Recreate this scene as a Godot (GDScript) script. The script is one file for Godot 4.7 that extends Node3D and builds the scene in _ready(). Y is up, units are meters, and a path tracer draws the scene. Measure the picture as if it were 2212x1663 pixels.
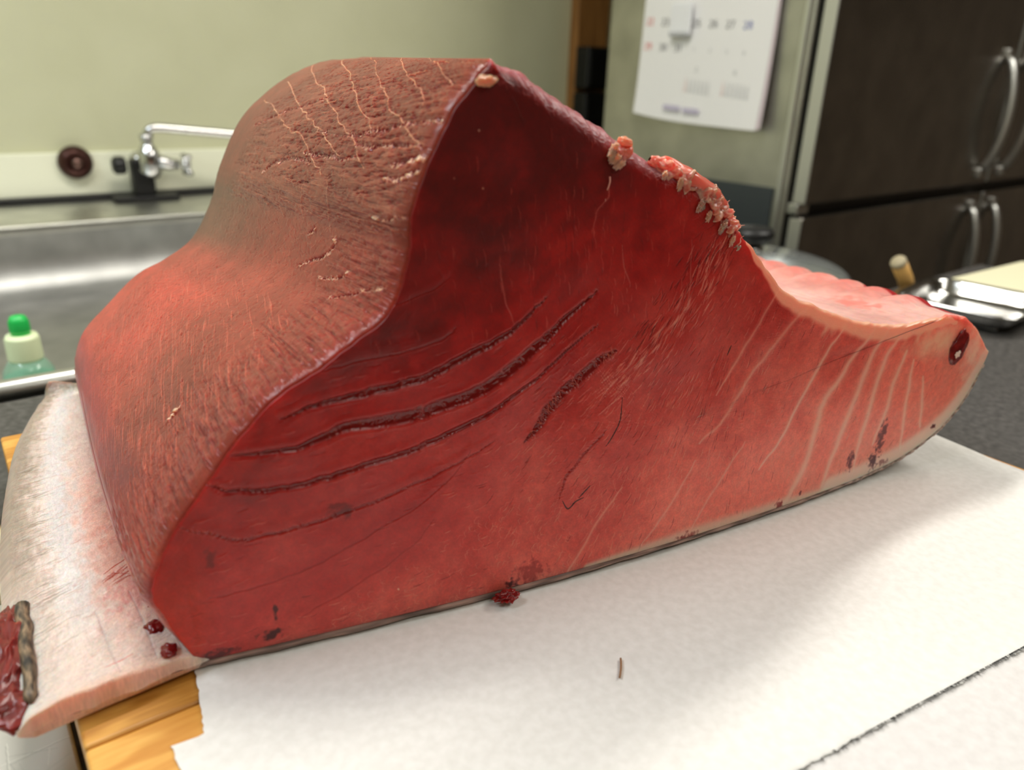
extends Node3D
# A block of raw tuna on a paper-covered wooden board in a restaurant kitchen.
# World axes: x runs along the kitchen's back wall, z comes out of it, y is up, metres.

const BOARD_TOP := 0.9
const EYE := Vector3(0.0, 1.17, 0.0)
const DEPTH := 0.36          # how far the tuna block runs back from its front cut

var M := {}
var taken := {}

# ------------------------------------------------------------------ naming

func numbered(called: String) -> String:
	var n: int = taken.get(called, 0)
	taken[called] = n + 1
	return called if n == 0 else "%s_%03d" % [called, n]

func thing(called: String, label: String, category: String, at := Vector3.ZERO, turn := 0.0, group := "") -> Node3D:
	var o := Node3D.new()
	o.name = numbered(called)
	add_child(o)
	o.position = at
	o.rotation.y = turn
	tag(o, label, category, group)
	return o

func tag(o: Node, label: String, category: String, group := "") -> void:
	o.set_meta("label", label)
	o.set_meta("category", category)
	if group != "":
		o.set_meta("group", group)

func obj(called: String, mesh: Mesh, mat: Material, parent: Node = null, at := Vector3.ZERO, rot := Vector3.ZERO) -> MeshInstance3D:
	var o := MeshInstance3D.new()
	o.mesh = mesh
	if mat:
		o.material_override = mat
	o.name = numbered(called) if parent == null else called
	(self if parent == null else parent).add_child(o, true)
	o.position = at
	o.rotation = rot
	return o

func struct(called: String, mesh: Mesh, mat: Material, at := Vector3.ZERO, parent: Node = null) -> MeshInstance3D:
	var o := obj(called, mesh, mat, parent, at)
	if parent == null:
		o.set_meta("kind", "structure")
	return o

# ------------------------------------------------------------------ materials

func mat(c: Color, rough := 0.5, metal := 0.0, spec := 0.5) -> StandardMaterial3D:
	var m := StandardMaterial3D.new()
	m.albedo_color = c
	m.roughness = rough
	m.metallic = metal
	m.metallic_specular = spec
	return m

func rgb(r: int, g: int, b: int) -> Color:
	return Color8(r, g, b)

func noise(seed_: int, freq: float, oct := 3, kind := FastNoiseLite.TYPE_SIMPLEX_SMOOTH) -> FastNoiseLite:
	var n := FastNoiseLite.new()
	n.seed = seed_
	n.frequency = freq
	n.noise_type = kind
	n.fractal_type = FastNoiseLite.FRACTAL_FBM
	n.fractal_octaves = oct
	return n

func noise_tex(seed_: int, freq: float, lo: Color, hi: Color, size := 512, oct := 4, w := 0) -> NoiseTexture2D:
	var t := NoiseTexture2D.new()
	t.noise = noise(seed_, freq, oct)
	t.width = w if w > 0 else size
	t.height = size
	t.seamless = true
	var g := Gradient.new()
	g.set_color(0, lo)
	g.set_color(1, hi)
	t.color_ramp = g
	return t

func brushed(c: Color, rough: float, seed_: int, sx := 2.0, sy := 60.0) -> StandardMaterial3D:
	var m := mat(Color.WHITE, rough, 1.0)
	m.albedo_texture = noise_tex(seed_, 0.02, c.darkened(0.12), c.lightened(0.06), 256, 3)
	m.uv1_triplanar = true
	m.uv1_world_triplanar = true
	m.uv1_scale = Vector3(sx, sy, sx)
	return m

# ------------------------------------------------------------------ mesh helpers

func grid(mesh: ArrayMesh, P: PackedVector3Array, UV: PackedVector2Array, nu: int, nv: int, inside: Vector3, material: Material, wrap := false) -> void:
	# a sheet of nu x nv points; faces and normals point away from INSIDE
	var N := PackedVector3Array()
	N.resize(nu * nv)
	var vote := 0.0
	for j in nv:
		for i in nu:
			var il := i - 1
			var ir := i + 1
			if wrap:
				if il < 0: il = nu - 2
				if ir > nu - 1: ir = 1
			else:
				il = maxi(il, 0)
				ir = mini(ir, nu - 1)
			var a := P[j * nu + ir] - P[j * nu + il]
			var b := P[mini(j + 1, nv - 1) * nu + i] - P[maxi(j - 1, 0) * nu + i]
			var n := a.cross(b)
			if n.length_squared() < 1e-24:
				var jj := 1 if j == 0 else nv - 2
				n = (P[jj * nu + ir] - P[jj * nu + il]).cross(P[mini(jj + 1, nv - 1) * nu + i] - P[maxi(jj - 1, 0) * nu + i])
			n = n.normalized()
			N[j * nu + i] = n
			vote += n.dot(P[j * nu + i] - inside)
	if vote < 0.0:
		for k in N.size():
			N[k] = -N[k]
	var I := PackedInt32Array()
	I.resize((nu - 1) * (nv - 1) * 6)
	var w := 0
	for j in nv - 1:
		for i in nu - 1:
			var a := j * nu + i
			var b := a + 1
			var c := a + nu
			var d := c + 1
			if vote >= 0.0:
				I[w] = a; I[w + 1] = d; I[w + 2] = b; I[w + 3] = a; I[w + 4] = c; I[w + 5] = d
			else:
				I[w] = a; I[w + 1] = b; I[w + 2] = d; I[w + 3] = a; I[w + 4] = d; I[w + 5] = c
			w += 6
	var arr := []
	arr.resize(Mesh.ARRAY_MAX)
	arr[Mesh.ARRAY_VERTEX] = P
	arr[Mesh.ARRAY_NORMAL] = N
	arr[Mesh.ARRAY_TEX_UV] = UV
	arr[Mesh.ARRAY_INDEX] = I
	mesh.add_surface_from_arrays(Mesh.PRIMITIVE_TRIANGLES, arr)
	if material:
		mesh.surface_set_material(mesh.get_surface_count() - 1, material)

func rbox(size: Vector3, r := 0.004) -> ArrayMesh:
	# a box with rounded edges, centred
	var h := size / 2.0
	r = minf(r, minf(h.x, minf(h.y, h.z)) * 0.98)
	var st := SurfaceTool.new()
	st.begin(Mesh.PRIMITIVE_TRIANGLES)
	var dirs: Array[Vector3] = [Vector3.RIGHT, Vector3.LEFT, Vector3.UP, Vector3.DOWN, Vector3.BACK, Vector3.FORWARD]
	var base := 0
	for n in dirs:
		var ua := Vector3(n.y, n.z, n.x).abs()
		var va := n.cross(ua)
		var hu: float = absf(ua.dot(h))
		var hv: float = absf(va.dot(h))
		var hn: float = absf(n.dot(h))
		var cu: Array[float] = [-hu, -hu + r * 0.4, -hu + r, hu - r, hu - r * 0.4, hu]
		var cv: Array[float] = [-hv, -hv + r * 0.4, -hv + r, hv - r, hv - r * 0.4, hv]
		for j in 6:
			for i in 6:
				var p := n * hn + ua * cu[i] + va * cv[j]
				var q := p.clamp(-(h - Vector3.ONE * r), h - Vector3.ONE * r)
				var d := (p - q).normalized()
				st.set_normal(d)
				st.set_uv(Vector2(float(i) / 5.0, float(j) / 5.0))
				st.add_vertex(q + d * r)
		for j in 5:
			for i in 5:
				var a := base + j * 6 + i
				st.add_index(a); st.add_index(a + 7); st.add_index(a + 1)
				st.add_index(a); st.add_index(a + 6); st.add_index(a + 7)
		base += 36
	return st.commit()

func tube(path: PackedVector3Array, radii: PackedFloat32Array, seg := 14, caps := true) -> ArrayMesh:
	var n := path.size()
	var mesh := ArrayMesh.new()
	var P := PackedVector3Array()
	var UV := PackedVector2Array()
	var up := Vector3.UP
	var first := (path[1] - path[0]).normalized()
	if absf(first.dot(up)) > 0.9:
		up = Vector3.RIGHT
	var side := first.cross(up).normalized()
	var rows := 0
	for k in n:
		var t := (path[mini(k + 1, n - 1)] - path[maxi(k - 1, 0)]).normalized()
		side = (side - t * side.dot(t)).normalized()
		var other := t.cross(side)
		var rs: Array[float] = [radii[mini(k, radii.size() - 1)]]
		if caps and k == 0: rs = [0.0001, rs[0]]
		elif caps and k == n - 1: rs = [rs[0], 0.0001]
		for r in rs:
			for i in seg + 1:
				var a := TAU * i / seg
				P.append(path[k] + (side * cos(a) + other * sin(a)) * r)
				UV.append(Vector2(float(i) / seg, float(k) / n))
			rows += 1
	grid_safe(mesh, P, UV, seg + 1, rows)
	return mesh

func grid_safe(mesh: ArrayMesh, P: PackedVector3Array, UV: PackedVector2Array, nu: int, nv: int) -> void:
	# closed shapes of several turns: SurfaceTool sets the normals, hard at sharp rims
	var st := SurfaceTool.new()
	st.begin(Mesh.PRIMITIVE_TRIANGLES)
	for k in P.size():
		st.set_uv(UV[k])
		st.set_smooth_group(-1 if false else 0)
		st.add_vertex(P[k])
	for j in nv - 1:
		for i in nu - 1:
			var a := j * nu + i
			st.add_index(a); st.add_index(a + 1); st.add_index(a + nu + 1)
			st.add_index(a); st.add_index(a + nu + 1); st.add_index(a + nu)
	st.generate_normals()
	st.commit(mesh)

func lathe(profile: PackedVector2Array, seg := 32) -> ArrayMesh:
	# profile of (radius, height), bottom to top
	var mesh := ArrayMesh.new()
	var P := PackedVector3Array()
	var UV := PackedVector2Array()
	for k in profile.size():
		for i in seg + 1:
			var a := TAU * i / seg
			P.append(Vector3(profile[k].x * cos(a), profile[k].y, profile[k].x * sin(a)))
			UV.append(Vector2(float(i) / seg, float(k) / profile.size()))
	var inside := Vector3(0, (profile[0].y + profile[profile.size() - 1].y) / 2.0, 0)
	grid(mesh, P, UV, seg + 1, profile.size(), inside, null, true)
	return mesh

func merge(list: Array) -> ArrayMesh:
	var st := SurfaceTool.new()
	st.begin(Mesh.PRIMITIVE_TRIANGLES)
	for e in list:
		for s in (e[0] as Mesh).get_surface_count():
			st.append_from(e[0], s, e[1])
	return st.commit()

func at(p: Vector3, rot := Vector3.ZERO, sc := Vector3.ONE) -> Transform3D:
	return Transform3D(Basis.from_euler(rot).scaled_local(sc), p)

func blob(seed_: int, size: Vector3, rough_amp := 0.25, freq := 1.6, nu := 32, nv := 20) -> ArrayMesh:
	# an irregular lump
	var fn := noise(seed_, freq, 3)
	var mesh := ArrayMesh.new()
	var P := PackedVector3Array()
	var UV := PackedVector2Array()
	for j in nv:
		var th := PI * j / (nv - 1)
		for i in nu:
			var ph := TAU * i / (nu - 1)
			var d := Vector3(sin(th) * cos(ph), cos(th), sin(th) * sin(ph))
			var k := 1.0 + rough_amp * fn.get_noise_3d(d.x + seed_, d.y, d.z) * 1.6
			P.append(d * size * k)
			UV.append(Vector2(float(i) / (nu - 1), float(j) / (nv - 1)))
	grid(mesh, P, UV, nu, nv, Vector3.ZERO, null, true)
	return mesh

func cr(P: PackedVector2Array, q: float) -> Vector2:
	var n := P.size() - 1
	q = clampf(q, 0.0, n - 0.000001)
	var i := int(q)
	return P[i].cubic_interpolate(P[mini(i + 1, n)], P[maxi(i - 1, 0)], P[mini(i + 2, n)], q - i)

func smooth_line(P: PackedVector2Array, per := 8) -> PackedVector2Array:
	var out := PackedVector2Array()
	for k in (P.size() - 1) * per + 1:
		out.append(cr(P, float(k) / per))
	return out

# ------------------------------------------------------------------ a painted surface: colour, relief and wetness laid out in the surface's own coordinates

class Canvas:
	var w: int
	var h: int
	var o: Vector2          # surface coordinates of the corner
	var s: Vector2          # pixels per unit
	var col: PackedByteArray
	var hgt: PackedFloat32Array
	var wet: PackedByteArray
	var mask: PackedFloat32Array
	func _init(width: int, height: int, from: Vector2, span: Vector2, rough: int) -> void:
		w = width
		h = height
		o = from
		s = Vector2(width / span.x, height / span.y)
		hgt.resize(w * h)
		hgt.fill(0.5)
		mask.resize(w * h)
		wet.resize(w * h)
		wet.fill(rough)
	func base(f: Callable, coarse: int) -> void:
		var cw := w / coarse
		var ch := h / coarse
		var im := Image.create(cw, ch, false, Image.FORMAT_RGB8)
		for y in ch:
			for x in cw:
				im.set_pixel(x, y, f.call(o.x + (x + 0.5) * coarse / s.x, o.y + (y + 0.5) * coarse / s.y))
		im.resize(w, h, Image.INTERPOLATE_CUBIC)
		col = im.get_data()
	func grain(n: FastNoiseLite, amount: float, relief: float, sx := 1.0, sy := 1.0) -> void:
		var im := n.get_image(int(w / sx), int(h / sy), false, false, false)
		im.resize(w, h, Image.INTERPOLATE_CUBIC)
		im.convert(Image.FORMAT_L8)
		var g := im.get_data()
		for k in w * h:
			var d := g[k] / 127.5 - 1.0
			hgt[k] += d * relief
			var m := 1.0 + d * amount
			var k3 := k * 3
			col[k3] = mini(255, int(col[k3] * m))
			col[k3 + 1] = mini(255, int(col[k3 + 1] * m))
			col[k3 + 2] = mini(255, int(col[k3 + 2] * m))
	func stroke(pts: PackedVector2Array, r0: float, r1: float, c: Color, alpha: float, dh := 0.0, rough := -1, hard := 0.5) -> void:
		# r0, r1 in pixels at the middle and at the ends
		var n := pts.size() - 1
		var bx0 := w
		var bx1 := -1
		var by0 := h
		var by1 := -1
		for k in n:
			var a := (pts[k] - o) * s
			var b := (pts[k + 1] - o) * s
			var ab := b - a
			var l2 := ab.length_squared()
			if l2 < 0.0001:
				continue
			var ra := lerpf(r1, r0, minf(1.0, (1.0 - absf(2.0 * k / n - 1.0)) * 1.6))
			var rb := lerpf(r1, r0, minf(1.0, (1.0 - absf(2.0 * (k + 1) / n - 1.0)) * 1.6))
			var rm := maxf(ra, rb) + 1.0
			var x0 := maxi(0, int(minf(a.x, b.x) - rm))
			var x1 := mini(w - 1, int(maxf(a.x, b.x) + rm))
			var y0 := maxi(0, int(minf(a.y, b.y) - rm))
			var y1 := mini(h - 1, int(maxf(a.y, b.y) + rm))
			bx0 = mini(bx0, x0)
			bx1 = maxi(bx1, x1)
			by0 = mini(by0, y0)
			by1 = maxi(by1, y1)
			for y in range(y0, y1 + 1):
				for x in range(x0, x1 + 1):
					var px := x - a.x
					var py := y - a.y
					var t := clampf((px * ab.x + py * ab.y) / l2, 0.0, 1.0)
					var dx := px - ab.x * t
					var dy := py - ab.y * t
					var d := sqrt(dx * dx + dy * dy) / (ra + (rb - ra) * t)
					if d >= 1.0:
						continue
					var f := 1.0
					if d > hard:
						var e := (1.0 - d) / (1.0 - hard)
						f = e * e * (3.0 - 2.0 * e)
					if f > mask[y * w + x]:
						mask[y * w + x] = f
		var cr_ := int(c.r * 255.0)
		var cg := int(c.g * 255.0)
		var cb := int(c.b * 255.0)
		for y in range(by0, by1 + 1):
			for x in range(bx0, bx1 + 1):
				var i := y * w + x
				var m := mask[i]
				if m <= 0.0:
					continue
				mask[i] = 0.0
				var f := m * alpha
				var i3 := i * 3
				col[i3] = col[i3] + int((cr_ - col[i3]) * f)
				col[i3 + 1] = col[i3 + 1] + int((cg - col[i3 + 1]) * f)
				col[i3 + 2] = col[i3 + 2] + int((cb - col[i3 + 2]) * f)
				hgt[i] += dh * m
				if rough >= 0:
					wet[i] = wet[i] + int((rough - wet[i]) * f)
	func spot(p: Vector2, rx: float, ry: float, c: Color, alpha: float, n: FastNoiseLite, dh := 0.0, hard := 0.4, ragged := 0.9) -> void:
		# a patch with a ragged outline; radii in surface units
		var q := (p - o) * s
		var ax := rx * s.x
		var ay := ry * s.y
		for y in range(maxi(0, int(q.y - ay * 1.6)), mini(h - 1, int(q.y + ay * 1.6)) + 1):
			for x in range(maxi(0, int(q.x - ax * 1.6)), mini(w - 1, int(q.x + ax * 1.6)) + 1):
				var d := Vector2((x - q.x) / ax, (y - q.y) / ay).length() + n.get_noise_2d(x, y) * ragged
				if d >= 1.0:
					continue
				var f := alpha * clampf((1.0 - d) / (1.0 - hard), 0.0, 1.0)
				var i := y * w + x
				var i3 := i * 3
				col[i3] = col[i3] + int((c.r * 255.0 - col[i3]) * f)
				col[i3 + 1] = col[i3 + 1] + int((c.g * 255.0 - col[i3 + 1]) * f)
				col[i3 + 2] = col[i3 + 2] + int((c.b * 255.0 - col[i3 + 2]) * f)
				hgt[i] += dh * f
	func height(p: Vector2) -> float:
		var q := (p - o) * s - Vector2(0.5, 0.5)
		var x := clampf(q.x, 0.0, w - 1.001)
		var y := clampf(q.y, 0.0, h - 1.001)
		var i := int(x)
		var j := int(y)
		var fx := x - i
		var fy := y - j
		var k := j * w + i
		return lerpf(lerpf(hgt[k], hgt[k + 1], fx), lerpf(hgt[k + w], hgt[k + w + 1], fx), fy) - 0.5
	func uv(p: Vector2) -> Vector2:
		return (p - o) * s / Vector2(w, h)
	func material(bump_cm: float) -> StandardMaterial3D:
		var m := StandardMaterial3D.new()
		m.albedo_texture = ImageTexture.create_from_image(Image.create_from_data(w, h, false, Image.FORMAT_RGB8, col))
		m.heightmap_enabled = true
		m.heightmap_texture = ImageTexture.create_from_image(Image.create_from_data(w, h, false, Image.FORMAT_RF, hgt.to_byte_array()))
		m.heightmap_scale = bump_cm
		m.roughness = 1.0
		m.roughness_texture = ImageTexture.create_from_image(Image.create_from_data(w, h, false, Image.FORMAT_L8, wet))
		m.texture_repeat = false
		return m

# ------------------------------------------------------------------ the scene

func _ready() -> void:
	eye_and_light()
	room()
	worktop()
	tuna()
	paper()
	sink()
	fridge()
	calendar()
	counter_things()

func eye_and_light() -> void:
	var yaw := deg_to_rad(39.7)
	var pitch := deg_to_rad(21.8)
	var roll := deg_to_rad(2.0)
	var head := Vector3(sin(yaw), 0, -cos(yaw))
	var right := head.cross(Vector3.UP)
	var look := head * cos(pitch) - Vector3.UP * sin(pitch)
	var up := right.cross(look)
	var r2 := right * cos(roll) + up * sin(roll)
	var u2 := up * cos(roll) - right * sin(roll)
	var cam := Camera3D.new()
	cam.name = "camera"
	add_child(cam)
	cam.transform = Transform3D(Basis(r2, u2, -look), EYE)
	var lens := CameraAttributesPhysical.new()
	lens.frustum_focal_length = 24.0 * 1650.0 / 1663.0
	lens.frustum_focus_distance = 0.46
	lens.frustum_near = 0.02
	lens.frustum_far = 30.0
	lens.exposure_aperture = 5.0
	cam.attributes = lens
	cam.current = true

	var env := Environment.new()
	env.background_mode = Environment.BG_COLOR
	env.background_color = Color(0.02, 0.02, 0.02)
	env.tonemap_mode = Environment.TONE_MAPPER_LINEAR
	env.tonemap_exposure = 0.94
	env.sdfgi_enabled = true
	env.ssao_enabled = true
	env.ssil_enabled = true
	var we := WorldEnvironment.new()
	we.name = "world_environment"
	we.environment = env
	add_child(we)

	# ceiling fittings: a long one over the board, the rest round the kitchen
	ceiling_light(Vector3(0.36, 2.5, -0.92), Vector2(1.1, 0.16), 2.3, Color(1.0, 0.98, 0.945), "long ceiling light above the tuna board")
	ceiling_light(Vector3(-0.9, 2.5, -0.9), Vector2(0.5, 1.1), 2.1, Color(0.93, 0.97, 1.0), "ceiling light above the steel plate")
	ceiling_light(Vector3(0.5, 2.5, 0.9), Vector2(1.1, 0.5), 0.6, Color(1.0, 0.98, 0.945), "ceiling light behind the cook's side of the board")
	ceiling_light(Vector3(1.9, 2.5, 0.1), Vector2(0.5, 1.1), 2.3, Color(1.0, 0.98, 0.945), "ceiling light before the fridge")

func ceiling_light(p: Vector3, size: Vector2, energy: float, c: Color, label: String) -> void:
	var t := thing("ceiling_light", label, "light", p)
	obj("housing", rbox(Vector3(size.x + 0.06, 0.05, size.y + 0.06), 0.008), M_get("white_metal"), t, Vector3(0, -0.025, 0))
	var glow := mat(Color(0.9, 0.9, 0.88), 0.6)
	glow.emission_enabled = true
	glow.emission = c
	glow.emission_energy_multiplier = 2.0
	obj("diffuser", rbox(Vector3(size.x, 0.012, size.y), 0.004), glow, t, Vector3(0, -0.054, 0))
	var l := AreaLight3D.new()
	l.name = "lamp_glow"
	l.area_size = size
	l.area_normalize_energy = true
	l.light_color = c
	l.light_energy = energy
	l.area_range = 9.0
	l.area_attenuation = 2.0
	l.shadow_enabled = true
	l.rotation.x = -PI / 2.0
	l.position = Vector3(0, -0.064, 0)
	t.add_child(l)

func M_get(k: String) -> StandardMaterial3D:
	if not M.has(k):
		match k:
			"white_metal": M[k] = mat(Color(0.85, 0.85, 0.83), 0.5)
			"steel": M[k] = brushed(Color(0.62, 0.62, 0.60), 0.32, 5, 3.0, 3.0)
			"chrome": M[k] = mat(Color(0.8, 0.8, 0.8), 0.12, 1.0)
			"black": M[k] = mat(Color(0.02, 0.02, 0.02), 0.45)
			"glass": M[k] = mat(Color(0.8, 0.85, 0.85, 0.12), 0.05)
	return M[k]

# ------------------------------------------------------------------ room

func room() -> void:
	var cream := mat(Color.WHITE, 0.45)
	cream.albedo_texture = noise_tex(3, 0.012, rgb(202, 202, 168), rgb(208, 208, 175), 256, 3)
	cream.uv1_triplanar = true
	cream.uv1_world_triplanar = true
	cream.uv1_scale = Vector3(1.3, 1.3, 1.3)
	var dark_wood := mat(Color.WHITE, 0.6)
	dark_wood.albedo_texture = noise_tex(4, 0.01, rgb(124, 110, 96), rgb(152, 136, 118), 256, 4)
	dark_wood.uv1_triplanar = true
	dark_wood.uv1_world_triplanar = true
	dark_wood.uv1_scale = Vector3(3.0, 0.5, 3.0)
	var white := mat(rgb(225, 222, 212), 0.8)
	var floor_m := mat(Color.WHITE, 0.5)
	floor_m.albedo_texture = noise_tex(6, 0.05, rgb(70, 66, 60), rgb(96, 92, 86), 256, 4)
	floor_m.uv1_triplanar = true
	floor_m.uv1_world_triplanar = true
	struct("floor", rbox(Vector3(6.2, 0.1, 4.9), 0.002), floor_m, Vector3(1.2, -0.05, 0.1))
	struct("ceiling", rbox(Vector3(6.2, 0.1, 4.9), 0.002), white, Vector3(1.2, 2.55, 0.1))
	struct("wall_back", rbox(Vector3(6.2, 2.5, 0.1), 0.002), cream, Vector3(1.2, 1.25, -2.19))
	struct("wall_left", rbox(Vector3(0.1, 2.5, 4.6), 0.002), cream, Vector3(-1.85, 1.25, 0.1))
	struct("wall_front", rbox(Vector3(6.2, 2.5, 0.1), 0.002), dark_wood, Vector3(1.2, 1.25, 2.4))
	struct("wall_right", rbox(Vector3(0.1, 2.5, 4.6), 0.002), dark_wood, Vector3(4.25, 1.25, 0.1))
	# paler band on the wall's foot above the sink, lamplight put into its colour
	var lit_band := mat(rgb(244, 245, 220), 0.3)
	struct("lit_wall_band_1", rbox(Vector3(3.6, 0.116, 0.012), 0.003), lit_band, Vector3(0.1, 0.916, -2.135))
	# wooden post where the wall ends beside the fridge
	var post := mat(Color.WHITE, 0.55)
	post.albedo_texture = noise_tex(8, 0.02, rgb(120, 80, 36), rgb(160, 112, 58), 256, 3)
	post.uv1_triplanar = true
	post.uv1_world_triplanar = true
	post.uv1_scale = Vector3(8, 0.8, 8)
	struct("trim_2", rbox(Vector3(0.15, 2.5, 0.04), 0.004), post, Vector3(2.055, 1.25, -2.12))
	var bx := thing("wall_box", "black box on the wooden post beside the fridge, upper of two", "box", Vector3(2.035, 1.145, -2.066))
	obj("case", rbox(Vector3(0.12, 0.135, 0.066), 0.008), M_get("black"), bx, Vector3(0, 0.07, 0))
	obj("front_plate", rbox(Vector3(0.10, 0.11, 0.006), 0.002), M_get("black"), bx, Vector3(0, 0.07, 0.033))
	var bx2 := thing("wall_box", "black box on the wooden post beside the fridge, lower of two", "box", Vector3(2.035, 0.93, -2.066))
	obj("case", rbox(Vector3(0.125, 0.20, 0.066), 0.008), M_get("black"), bx2, Vector3(0, 0.105, 0))
	obj("front_plate", rbox(Vector3(0.11, 0.17, 0.006), 0.002), M_get("black"), bx2, Vector3(0, 0.105, 0.033))

# ------------------------------------------------------------------ worktop, board and plates

func worktop() -> void:
	var stone := mat(Color.WHITE, 0.5)
	stone.albedo_texture = noise_tex(11, 0.09, rgb(52, 50, 48), rgb(98, 95, 92), 512, 5)
	stone.uv1_triplanar = true
	stone.uv1_world_triplanar = true
	stone.uv1_scale = Vector3(2.2, 2.2, 2.2)
	var t := thing("worktop", "dark grey speckled worktop under the board", "worktop", Vector3(0, 0, 0))
	obj("top", rbox(Vector3(2.12, 0.04, 0.88), 0.004), stone, t, Vector3(0.21, 0.84, -0.405))
	obj("front_panel", rbox(Vector3(2.06, 0.76, 0.03), 0.003), M_get("steel"), t, Vector3(0.21, 0.44, -0.03))
	obj("back_panel", rbox(Vector3(2.06, 0.76, 0.03), 0.003), M_get("steel"), t, Vector3(0.21, 0.44, -0.80))
	for x in [-0.8, 1.22]:
		obj("side_panel", rbox(Vector3(0.03, 0.76, 0.76), 0.003), M_get("steel"), t, Vector3(x, 0.44, -0.415))
	for x in [-0.75, 1.17]:
		for z in [-0.1, -0.75]:
			obj("foot", rbox(Vector3(0.05, 0.06, 0.05), 0.004), M_get("black"), t, Vector3(x, 0.03, z))

	var e := thing("side_table", "dark grey table end that carries the metal tray and the pale board", "table")
	obj("top", rbox(Vector3(0.40, 0.04, 0.61), 0.004), stone, e, Vector3(1.4715, 0.84, -0.27))
	for x in [1.32, 1.62]:
		for z in [-0.03, -0.51]:
			obj("leg", rbox(Vector3(0.04, 0.82, 0.04), 0.004), M_get("black"), e, Vector3(x, 0.41, z))

	# wooden board of joined planks
	var b := thing("cutting_board", "thick orange-yellow wooden board under the paper and the tuna", "cutting board", Vector3(0.034, 0.86, -0.66), deg_to_rad(-2.46))
	var zs: Array[float] = [0.0, 0.125, 0.25, 0.362, 0.486, 0.63]
	for k in 5:
		var wood := mat(Color.WHITE, 0.42)
		wood.albedo_texture = wood_tex(21 + k)
		var plank := ArrayMesh.new()
		var w := 0.64
		var d: float = zs[k + 1] - zs[k] - 0.0006
		var mesh := plank_mesh(Vector3(w, 0.04, d), 0.0022)
		obj("plank", mesh, wood, b, Vector3(w / 2.0, 0.02, (zs[k] + zs[k + 1]) / 2.0))

	# steel plate at the left of the board, and a cream sheet behind it
	var plate := mat(Color.WHITE, 0.5, 1.0)
	plate.albedo_texture = scratch_tex()
	plate.uv1_triplanar = true
	plate.uv1_world_triplanar = true
	plate.uv1_scale = Vector3(5, 5, 5)
	var s := obj("steel_plate", rbox(Vector3(0.62, 0.006, 0.56), 0.002), plate, null, Vector3(-0.2972, 0.863, -0.216), Vector3(0, deg_to_rad(-2.46), 0))
	tag(s, "scratched steel plate on the worktop left of the wooden board", "plate")
	var cs := obj("plastic_board", rbox(Vector3(0.5, 0.012, 0.125), 0.003), mat(rgb(238, 236, 205), 0.5), null, Vector3(-0.232, 0.866, -0.548))
	tag(cs, "cream plastic board behind the steel plate, left of the wooden board", "board")

func plank_mesh(size: Vector3, r: float) -> ArrayMesh:
	# a board with its grain in uv: u along x, v across z
	var mesh := rbox(size, r)
	var arr := mesh.surface_get_arrays(0)
	var P: PackedVector3Array = arr[Mesh.ARRAY_VERTEX]
	var UV: PackedVector2Array = arr[Mesh.ARRAY_TEX_UV]
	for k in P.size():
		UV[k] = Vector2(P[k].x / size.x + 0.5, (P[k].z + P[k].y * 0.4) / size.z * 0.8 + 0.5)
	arr[Mesh.ARRAY_TEX_UV] = UV
	var out := ArrayMesh.new()
	out.add_surface_from_arrays(Mesh.PRIMITIVE_TRIANGLES, arr)
	return out

func wood_tex(seed_: int) -> ImageTexture:
	var w := 768
	var h := 160
	var n := noise(seed_, 0.004, 4)
	var f := noise(seed_ + 50, 0.05, 3)
	var im := Image.create(w, h, false, Image.FORMAT_RGB8)
	var tint := 0.9 + 0.1 * sin(seed_ * 2.7)
	for y in h:
		for x in w:
			var v := y * 0.10 + n.get_noise_2d(x, y * 3.0) * 7.0
			var ring := 0.5 + 0.5 * sin(v * 1.9 + sin(v * 0.6) * 1.3)
			var fine := f.get_noise_2d(x * 0.25, y * 6.0)
			var k := clampf(0.25 + 0.6 * ring * ring + fine * 0.35, 0.0, 1.0)
			im.set_pixel(x, y, Color(0.80 * tint, 0.53 * tint, 0.19 * tint).lerp(Color(0.93, 0.71, 0.36), k))
	return ImageTexture.create_from_image(im)

func scratch_tex() -> ImageTexture:
	var im := Image.create(512, 512, false, Image.FORMAT_RGB8)
	im.fill(Color(0.84, 0.835, 0.81))
	var rng := RandomNumberGenerator.new()
	rng.seed = 77
	for k in 420:
		var p := Vector2(rng.randf() * 512, rng.randf() * 512)
		var a := rng.randf_range(-0.5, 0.5) + (PI / 2 if rng.randf() < 0.4 else 0.0)
		var c := Color(0.84, 0.835, 0.81) * rng.randf_range(0.9, 1.1)
		for q in rng.randi_range(15, 90):
			p += Vector2(cos(a), sin(a))
			im.set_pixel(posmod(int(p.x), 512), posmod(int(p.y), 512), c)
	return ImageTexture.create_from_image(im)

# ------------------------------------------------------------------ the tuna
# Own axes of the block: u along the front cut, v up, w straight back from the cut (local -z).

const DEEP := Color(0.42, 0.026, 0.022)
const AKAMI := Color(0.67, 0.062, 0.055)
const TORO := Color(0.95, 0.47, 0.40)
const FAT := Color(0.94, 0.77, 0.68)

func V(x: float, y: float) -> Vector2:
	return Vector2(x, y)

func bulge(u: float, v: float) -> float:
	return 0.013 * exp(-maxf(v, 0.0) / 0.06) * sin(PI * clampf(u / 0.47, 0.0, 1.0))

func fat_share(u: float, v: float) -> float:
	# lean at the spine, fatty towards the belly and the skin
	return clampf(0.70 + 2.0 * (u - 0.12) - 4.6 * v, -0.5, 1.25)

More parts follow.
